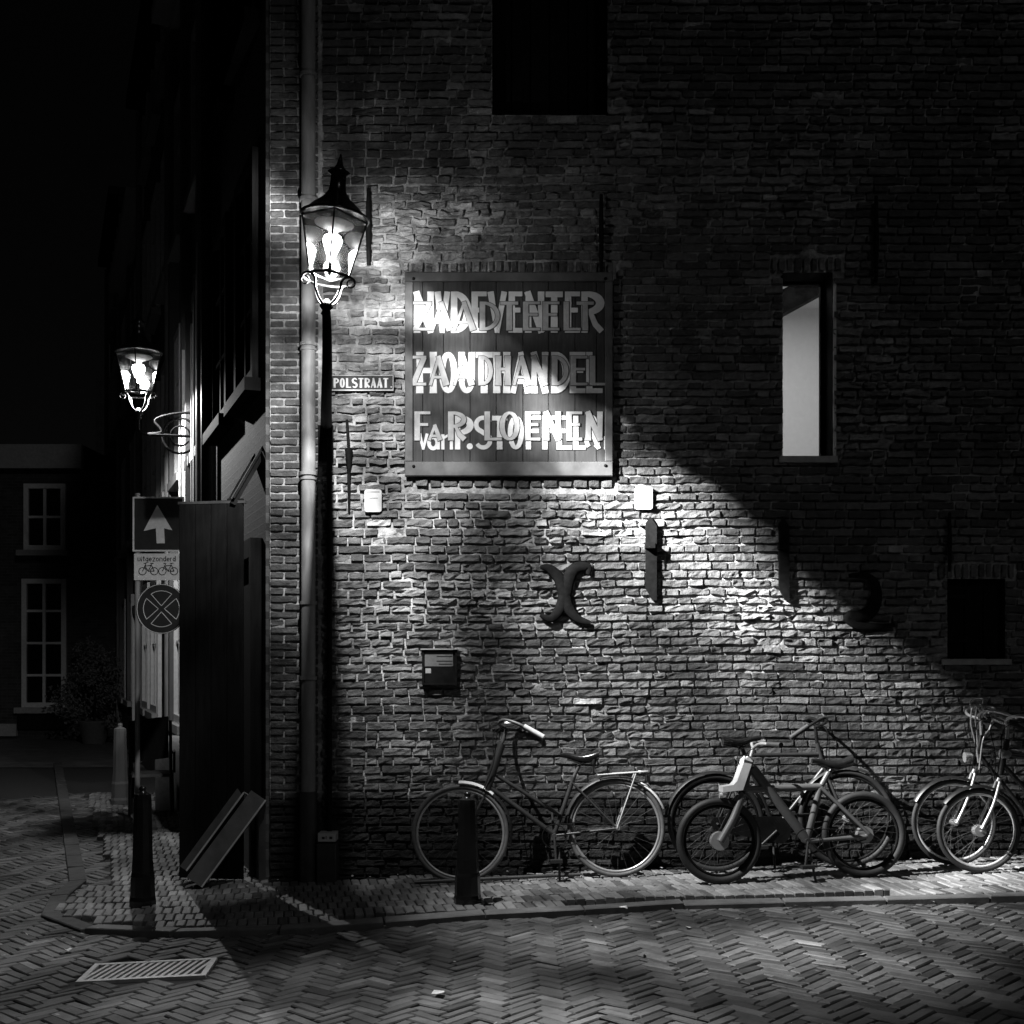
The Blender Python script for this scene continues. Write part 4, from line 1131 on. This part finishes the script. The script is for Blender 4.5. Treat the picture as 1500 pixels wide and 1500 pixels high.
# ------------------------------------------------------------------ bicycles
def bike(lab, px, yy, scale_y, spec, face=-1, lean=0.06, yaw=0.0):
    c = P(px, 1290, yy); z0 = g(c.x)+.03
    t = thing('bicycle', lab, 'bicycle', (c.x, yy, z0), (-lean, -0.034, yaw), 'bicycles parked along the wall')
    F = face
    def V3(x, z, y=0): return Vector((x*(-F), y, z))
    r = spec['r']; tw = spec.get('tw', .018)
    wheels = [('f', spec['fh']), ('b', spec['rh'])]
    for key, (hx_, hz_) in wheels:
        w_ = bpy.data.objects.new('wheel', None); col.objects.link(w_); w_.parent = t; w_.empty_display_size = .1
        w_.location = V3(hx_, hz_)
        MB().ring((0,0,0), r-tw, tw, 'y', 48, 10).build('tyre', M[spec.get('tyre', 'rubber')], w_)
        m = MB(); m.ring((0,0,0), r-2*tw-.006, .010, 'y', 48, 6); m.build('rim', M[spec.get('rim', 'alu')], w_)
        m = MB(); hr = spec.get('hub_'+key, .022)
        m.tube([(0,-.04,0),(0,.04,0)], hr, 16); m.tube([(0,-.07,0),(0,.07,0)], .007, 8)
        m.build('hub', M['alu'], w_)
        m = MB(); ns = 28; off = .3 if key == 'f' else .9
        for k in range(ns):
            a = 2*math.pi*k/ns+off; a2 = a + (.5 if k % 4 < 2 else -.5); sy = .028 if k % 2 else -.028
            m.tube([(hr*math.cos(a2), sy, hr*math.sin(a2)), ((r-2*tw-.01)*math.cos(a), 0, (r-2*tw-.01)*math.sin(a))], .0013, 4, caps=False)
        m.build('spokes', M['castiron'], w_, kind='stuff')
    fr = MB()
    for a, b_, rr_ in spec['tubes']:
        fr.tube([V3(*a), V3(*b_)], rr_, 12)
    # stays, doubled about the wheel
    for a, b_, rr_ in spec['stays']:
        for s_ in (-1, 1):
            fr.tube([V3(a[0], a[1], s_*.022), V3(b_[0], b_[1], s_*.055)], rr_, 8)
    fr.build('frame', M[spec['paint']], t)
    fk = MB(); a, b_ = spec['fork']
    ht, hb = spec['head']; fk.tube([V3(*hb), V3(*a)], spec.get('fr', .017), 10)
    for s_ in (-1, 1):
        fk.tube(smooth_pts([V3(a[0], a[1], s_*.03), V3((a[0]+b_[0])/2+.012, (a[1]+b_[1])/2, s_*.048), V3(b_[0], b_[1], s_*.052)], 4), spec.get('fkr', .011), 8)
    fk.build('fork', M[spec.get('forkpaint', spec['paint'])], t)
    # handlebar
    hb_ = MB(); s0 = spec['stem']; hb_.tube([V3(*ht), V3(*s0)], .013, 10)
    if spec['bar'] == 'swept':
        for s_ in (-1, 1):
            bp = smooth_pts([V3(s0[0], s0[1], 0), V3(s0[0]-.05, s0[1]+.03, s_*.10), V3(s0[0]-.02, s0[1]+.06, s_*.20), V3(s0[0]+.08, s0[1]+.03, s_*.27), V3(s0[0]+.22, s0[1]-.05, s_*.29)], 5)
            hb_.tube(bp, .011, 8)
    else:
        for s_ in (-1, 1):
            hb_.tube(smooth_pts([V3(s0[0], s0[1], 0), V3(s0[0]+.02, s0[1]+.03, s_*.12), V3(s0[0]+.09, s0[1]+.02, s_*.28)], 5), .011, 8)
    ho = hb_.build('handlebar', M[spec.get('barmat', 'chrome')], t)
    for s_ in (-1, 1):
        if spec['bar'] == 'swept': ga, gb = V3(s0[0]+.12, s0[1]+.012, s_*.278), V3(s0[0]+.25, s0[1]-.068, s_*.293)
        else: ga, gb = V3(s0[0]+.055, s0[1]+.028, s_*.20), V3(s0[0]+.11, s0[1]+.02, s_*.32)
        MB().tube([ga, gb], [.017, .019], 10).build('grip', M[spec.get('grip', 'rubber') if s_ < 0 else 'rubber'], ho)
    if spec.get('bell', True): MB().lathe([(.026, 0), (.024, .012), (.014, .022), (0, .025)], V3(s0[0]+.01, s0[1]+.035, -.09), 12).build('bell', M['chrome'], ho)
    # brake and gear cables
    cm = MB(); fx_, fz_ = a
    for kk, yq in enumerate((-.05, .03)):
        cm.tube(smooth_pts([V3(s0[0]+.05, s0[1]+.02, yq*4), V3(s0[0]-.06-.03*kk, s0[1]-.02, yq*2), V3(ht[0]-.07, (ht[1]+hb[1])/2+.02, yq), V3(fx_-.02, fz_+.02, yq*.6)], 6), .0032, 5)
    cm.build('brake_cables', M['iron'], t, kind='stuff')
    # saddle
    sx, sz = spec['saddle']; q = MB(); n_ = 9; vs = []; fs = []
    for i in range(n_):
        u = i/(n_-1); x = sx-.15+.27*u; hw = .018+.062*max(0, (u-.25)/.75)**1.1 ; zt = sz+.018*math.cos(u*5)+.012*u; th = .022+.03*u
        if i == n_-1: hw *= .8
        for k in range(8):
            a = 2*math.pi*k/8; vs.append(V3(x, zt+(math.sin(a)*th*.5 if math.sin(a) > 0 else math.sin(a)*th), hw*math.cos(a)))
    for i in range(n_-1):
        for k in range(8): fs.append((i*8+k, i*8+(k+1)%8, (i+1)*8+(k+1)%8, (i+1)*8+k))
    q.add(vs, fs, True); q.add(vs[:8], [tuple(range(8))]); q.add(vs[-8:], [tuple(range(8))])
    so = q.build('saddle', M['blackpaint'], t)
    m = MB()
    for s_ in (-1, 1):
        m.tube([V3(sx-.1, sz-.02, s_*.02), V3(sx, sz-.055, s_*.022), V3(sx+.1, sz-.03, s_*.03)], .004, 6)
        if spec.get('springs'): m.tube([V3(sx+.08, sz-.06+.0, s_*.04), V3(sx+.09, sz-.02, s_*.04)], .017, 8)
    m.build('saddle_rails', M['iron'], so)
    MB().tube([V3(*spec['post']), V3(sx, sz-.03)], .0135, 10).build('seat_post', M['castiron' if spec['paint'] != 'greypaint' else 'blackpaint'], t)
    # cranks, pedals, chain
    bbx, bbz = spec['bb']; m = MB(); ca = spec.get('crank', 80)
    m.tube([V3(bbx, bbz, -.06), V3(bbx, bbz, .06)], .02, 12)
    d = Vector((math.cos(R(ca)), -math.sin(R(ca))))
    m.tube([V3(bbx, bbz, -.062), V3(bbx+d.x*.165, bbz+d.y*.165, -.068)], .009, 8); m.tube([V3(bbx, bbz, .062), V3(bbx-d.x*.165, bbz-d.y*.165, .068)], .009, 8)
    co = m.build('crank', M['castiron'], t)
    for s_, k in ((-1, 1), (1, -1)):
        p = V3(bbx+k*d.x*.165, bbz+k*d.y*.165, s_*.115); MB().obox(p, (.042, 0, 0), (0, .04, 0), (0, 0, .011)).build('pedal', M['rubber'], co)
    if spec.get('chainguard'):
        rh = spec['rh']; pts = []
        for i in range(9): a = R(90+20*i); pts.append((bbx+.10*math.cos(a), bbz+.10*math.sin(a)))
        pts += [(rh[0]+.02, rh[1]-.045), (rh[0]+.05, rh[1]), (rh[0]+.02, rh[1]+.045)]
        pp = [(x*(-F), z) for x, z in pts]
        m = MB(); m.prism(pp if F > 0 else pp[::-1], -.062, -.045); m.build('chain_guard', M['blackpaint'], t)
    else:
        m = MB(); m.ring(V3(bbx, bbz, -.05), .085, .004, 'y', 28, 5); rh = spec['rh']
        m.tube([V3(bbx, bbz+.085, -.05), V3(rh[0], rh[1]+.03, -.05)], .004, 5); m.tube([V3(bbx, bbz-.085, -.05), V3(rh[0], rh[1]-.03, -.05)], .004, 5); m.build('chain', M['iron'], t)
    # fenders
    def fen(cx, cz, a0, a1, mat, nm='fender', wd=.028):
        m = MB(); n2 = 26; vs = []
        for i in range(n2+1):
            a = R(a0+(a1-a0)*i/n2); rr_ = r+.016
            for (dy, dr) in ((-wd, -.010), (-wd*.55, .003), (0, .007), (wd*.55, .003), (wd, -.010)):
                vs.append(V3(cx+(rr_+dr)*math.cos(a), cz+(rr_+dr)*math.sin(a), dy))
        m.add(vs, [(i*5+k, i*5+k+1, (i+1)*5+k+1, (i+1)*5+k) for i in range(n2) for k in range(4)], True)
        return m.build(nm, M[mat], t)
    for f_ in spec.get('fenders', []): fen(*f_)
    # kickstand
    if 'stand' in spec:
        (x1_, z1_), (x2_, z2_) = spec['stand']; MB().tube([V3(x1_, z1_, -.03), V3(x2_, z2_, -.10)], .009, 8).build('kickstand', M['castiron'], t)
    # carrier
    if 'carrier' in spec:
        x1_, x2_, zc = spec['carrier']; m = MB()
        for yq in (-.06, -.036, -.012, .012, .036, .06): m.tube([V3(x1_, zc, yq), V3(x2_, zc+.01, yq)], .0045, 6)
        m.tube([V3(x2_, zc+.01, -.062), V3(x2_+.05, zc+.01, -.04), V3(x2_+.07, zc+.01, 0), V3(x2_+.05, zc+.01, .04), V3(x2_, zc+.01, .062)], .006, 6)
        for xx in (x1_, (x1_+x2_)/2, x2_): m.tube([V3(xx, zc+.004, -.062), V3(xx, zc+.004, .062)], .004, 6)
        for s_ in (-1, 1): m.tube([V3(x2_-.03, zc, s_*.062), V3(spec['rh'][0], spec['rh'][1], s_*.062)], .005, 6)
        m.build('carrier', M['chrome'], t)
        m = MB(); m.obox(V3(x2_+.06, zc-.04), (.012, 0, 0), (0, .04, 0), (0, 0, .025)); m.build('rear_light', M['blackpaint'], t)
    if spec.get('lamp'):
        lx, lz = spec['lamp']; m = MB(); m.tube([V3(lx+.05, lz), V3(lx+.03, lz), V3(lx-.02, lz)], [.012, .03, .036], 14); m.build('headlight', M['chrome'], t)
    return t, V3

# first bicycle: old city bike with low double tube
def q1(px, py): return ((px-790)/208, (1298-py)/208)
B1 = dict(r=.345, tw=.017, fh=q1(677, 1227), rh=(.553, .345), tyre='rubbergrey', rim='alu', paint='fender',
    tubes=[(q1(721, 1160), q1(813, 1232), .017), (q1(727, 1140), q1(825, 1206), .014), (q1(846, 1150), q1(814, 1234), .016), (q1(717, 1167), q1(742, 1098), .028)],
    stays=[(q1(843, 1158), (.553, .345), .008), (q1(814, 1234), (.553, .345), .009)], head=(q1(743, 1096), q1(717, 1167)),
    fork=(q1(714, 1174), q1(677, 1227)), stem=q1(750, 1076), bar='swept', barmat='castiron', grip='ghost', saddle=q1(858, 1120), springs=True, post=q1(846, 1150), bb=q1(814, 1235),
    crank=88, fenders=[(q1(677, 1227)[0], .345, 90, 48, 'whitefender'), (q1(677, 1227)[0], .345, 47.5, -15, 'fender'), (.553, .345, 175, 60, 'fender'), (.553, .345, 59.5, 20, 'whitefender')],
    stand=(q1(820, 1252), q1(819, 1297)), carrier=(q1(880, 0)[0], q1(942, 0)[0], q1(0, 1148)[1]), forkpaint='fender')
b1, V = bike('old city bicycle with pale grip and white fender patch behind the black bollard', 790, -.38, 1, B1)
# second: grey small-wheeled bicycle
def q2(px, py): return ((px-1160)/214, (1296-py)/214)
B2 = dict(r=.29, tw=.026, fh=q2(1057, 1235), rh=(q2(1268, 0)[0], .29), tyre='rubber', rim='iron', paint='greypaint', hub_f=.062, hub_b=.055,
    tubes=[(q2(1110, 1132), q2(1184, 1238), .033), (q2(1100, 1163), q2(1208, 1163), .024), (q2(1209, 1160), q2(1185, 1238), .024), (q2(1108, 1120), q2(1096, 1165), .026), (q2(1209, 1163), q2(1222, 1142), .020)],
    stays=[(q2(1208, 1164), q2(1272, 1232), .013), (q2(1188, 1240), q2(1270, 1236), .015)], head=(q2(1109, 1116), q2(1095, 1168)), fr=.03, fkr=.026,
    fork=(q2(1092, 1172), q2(1057, 1235)), stem=q2(1113, 1104), bar='flat', barmat='alu', saddle=q2(1230, 1128), post=q2(1212, 1155), bb=q2(1183, 1240), crank=100,
    stand=(q2(1186, 1252), q2(1189, 1298)), bell=False)
b2, V = bike('small-wheeled bicycle with thick plain grey tubes and a pale front carrier plate', 1160, -.72, 1, B2, yaw=R(2))
m = MB(); pts = [q2(*p) for p in ((1063, 1165), (1092, 1163), (1108, 1122), (1102, 1115), (1097, 1119), (1084, 1150), (1079, 1155), (1063, 1157))]
m.prism([(x, z) for x, z in pts], -.07, .07); m.build('carrier_plate', M['framewood'], b2)
MB().tube([(q2(1064, 0)[0], -.02, q2(0, 1170)[1]), (q2(1064, 0)[0]-.02, -.02, q2(0, 1170)[1])], .02, 10).build('headlight', M['chrome'], b2)
# third: black bicycle behind, facing right
def q3(px, py): return (-(px-1150)/206, (1294-py)/206)
B3 = dict(r=.345, tw=.02, fh=(q3(1243, 0)[0], .345), rh=(q3(1052, 0)[0], .345), tyre='rubber', rim='iron', paint='fender',
    tubes=[(q3(1210, 1128), q3(1100, 1126), .014), (q3(1212, 1150), q3(1138, 1235), .016), (q3(1096, 1118), q3(1138, 1235), .015), (q3(1205, 1112), q3(1217, 1160), .018)],
    stays=[(q3(1100, 1130), q3(1052, 1223), .008), (q3(1138, 1235), q3(1052, 1223), .009)], head=(q3(1205, 1112), q3(1217, 1160)),
    fork=(q3(1219, 1166), q3(1243, 1223)), stem=q3(1204, 1088), bar='swept', barmat='blackpaint', saddle=q3(1092, 1104), post=q3(1097, 1120), bb=q3(1138, 1236), crank=40,
    chainguard=True, fenders=[(q3(1243, 0)[0], .345, 120, 20, 'fender'), (q3(1052, 0)[0], .345, 165, 10, 'fender')], stand=(q3(1133, 1250), q3(1131, 1292)), bell=False)
bike('plain black bicycle facing right, wedged between the grey one and the wall', 1150, -.30, 1, B3, face=1, lean=.05)
# fourth and fifth at the right edge, fronts toward the viewer's left
def q4(px, py): return ((px-1480)/212, (1283-py)/212)
B4 = dict(r=.30, tw=.015, fh=(q4(1400, 0)[0], .31), rh=(q4(1400, 0)[0]+1.02, .31), paint='fender', rim='chrome', tyre='rubber',
    tubes=[(q4(1443, 1120), q4(1520, 1225), .015), (q4(1446, 1105), q4(1545, 1130), .013), (q4(1550, 1100), q4(1520, 1225), .014), (q4(1436, 1135), q4(1447, 1090), .018)],
    stays=[(q4(1548, 1120), (q4(1400, 0)[0]+1.02, .31), .008), (q4(1520, 1225), (q4(1400, 0)[0]+1.02, .31), .009)], head=(q4(1447, 1090), q4(1434, 1140)), fork=(q4(1432, 1146), q4(1400, 1217)), forkpaint='chrome',
    stem=q4(1447, 1066), bar='swept', saddle=q4(1560, 1075), post=q4(1552, 1098), bb=q4(1520, 1228), crank=60, fenders=[(q4(1400, 0)[0], .31, 150, 30, 'fender')], lamp=q4(1424, 1122))
b4, V = bike('bicycle with tangled cable loops at its handlebar, rear one of the pair at right edge', 1480, -.42, 1, B4, lean=.04)
m = MB()
for (pts, yq) in (([(1452, 1066), (1434, 1046), (1428, 1070), (1434, 1105), (1436, 1130)], -.05), ([(1452, 1062), (1444, 1044), (1437, 1060), (1438, 1090), (1437, 1118)], -.03), ([(1452, 1048), (1460, 1058), (1456, 1078), (1444, 1096), (1436, 1140)], -.06), ([(1432, 1052), (1432, 1038), (1449, 1036), (1449, 1044)], -.02)):
    m.tube(smooth_pts([(q4(*p)[0], yq, q4(*p)[1]) for p in pts], 6), .006, 6)
m.build('brake_cables', M['chrome'], b4)
m = MB(); m.tube(smooth_pts([(q4(*p)[0], -.07, q4(*p)[1]) for p in ((1451, 1048), (1461, 1052), (1460, 1066), (1452, 1084))], 5), [.008, .010, .012, .014, .015, .016, .016, .015, .014, .013, .012, .011, .010, .009, .008, .007], 8); m.build('brake_lever', M['chrome'], b4)
def q5(px, py): return ((px-1500)/218, (1284-py)/218)
B5 = dict(r=.285, tw=.017, fh=(q5(1436, 0)[0], .29), rh=(q5(1436, 0)[0]+1.0, .29), paint='fender', rim='chrome', tyre='rubber', hub_f=.04,
    tubes=[(q5(1476, 1125), q5(1560, 1225), .017), (q5(1480, 1110), q5(1590, 1125), .014), (q5(1590, 1100), q5(1560, 1225), .014), (q5(1472, 1140), q5(1484, 1088), .02)],
    stays=[(q5(1588, 1120), (q5(1436, 0)[0]+1.0, .29), .008), (q5(1560, 1225), (q5(1436, 0)[0]+1.0, .29), .009)], head=(q5(1484, 1088), q5(1470, 1145)), fork=(q5(1468, 1150), q5(1437, 1217)), forkpaint='chrome',
    stem=q5(1486, 1066), bar='swept', saddle=q5(1600, 1075), post=q5(1592, 1098), bb=q5(1560, 1228), crank=60, fenders=[(q5(1436, 0)[0], .29, 140, 20, 'fender')], lamp=q5(1478, 1110))
b5, V = bike('bicycle with bright chrome rim and fork, front one of the pair at right edge', 1500, -.70, 1, B5, lean=.03)
# slim rail lying at the wall foot
rl = MB(); A = P(607, 1303, -.45); B = P(850, 1292, -.35)
rl.tube([(A.x, A.y, g(A.x)+.055), (B.x, B.y, g(B.x)+.055)], .014, 8)
rl.build('lying_rail', M['castiron'], label='thin metal rail lying on the pavement under the first bicycle', cat='rail')

# ------------------------------------------------------------------ litter and leaves
def scrap(name, lab, px, py, yy, s, mat, seed):
    c = P(px, py, yy); r_ = random.Random(seed); z0 = g(c.x)+(.008 if yy < -1.6 else .036)
    b = MB(); n_ = 7; vs = [(0, 0, .022*s*10)]
    for k in range(n_): a = 2*math.pi*k/n_; rr_ = s*r_.uniform(.6, 1.2); vs.append((rr_*math.cos(a), rr_*.8*math.sin(a), r_.uniform(0, .02)))
    b.add(vs, [(0, 1+k, 1+(k+1) % n_) for k in range(n_)]+[tuple(range(n_, 0, -1))])
    o = b.build(name, M[mat], label=lab, cat='litter' if mat == 'litter' else 'leaf'); o.location = (c.x, yy, z0); o.rotation_euler = (0, 0, r_.uniform(0, 6))
def yof(py, x): return (CAMZ-g(x))*FOC/(py-965)-CAMD
scrap('paper_scrap', 'crumpled white paper on the road below the bollard', 643, 1458, yof(1458, -.3), .04, 'litter', 1)
scrap('paper_scrap', 'tiny white scrap on the road left of the drain grate', 100, 1392, yof(1392, -2.2), .03, 'litter', 2)
scrap('paper_scrap', 'small white scrap by the kerb in front of the bicycles', 914, 1341, yof(1341, .5), .032, 'litter', 3)
scrap('paper_scrap', 'small white scrap on the road a little beyond the kerb', 1008, 1361, yof(1361, 1), .028, 'litter', 4)
scrap('dead_leaf', 'dark curled leaf on the pavement right of the bollard', 713, 1331, yof(1331, -.1), .055, 'iron', 5)

rl_ = random.Random(21)
lv = MB()
for _ in range(260):
    x = rl_.uniform(-4.2, 4.6); y_ = rl_.choice((rl_.gauss(-1.62, .12), rl_.uniform(-3.9, -.2), rl_.gauss(-.1, .06)))
    if y_ > -.04: continue
    z_ = g(x)+(.046 if on_pavement(x, y_) else .016); a = rl_.uniform(0, 6.3); s_ = rl_.uniform(.008, .024)
    u = Vector((math.cos(a), math.sin(a), rl_.uniform(-.2, .4)))*s_; w_ = Vector((-math.sin(a), math.cos(a), rl_.uniform(-.2, .3)))*s_*.5; c = Vector((x, y_, z_))
    lv.add([c-u, c+w_, c+u, c-w_], [(0, 1, 2), (0, 2, 3)])
lv.build('leaf_litter', M['ghost'], kind='stuff', label='tiny dry leaves and grit scattered over the paving', cat='leaf litter')
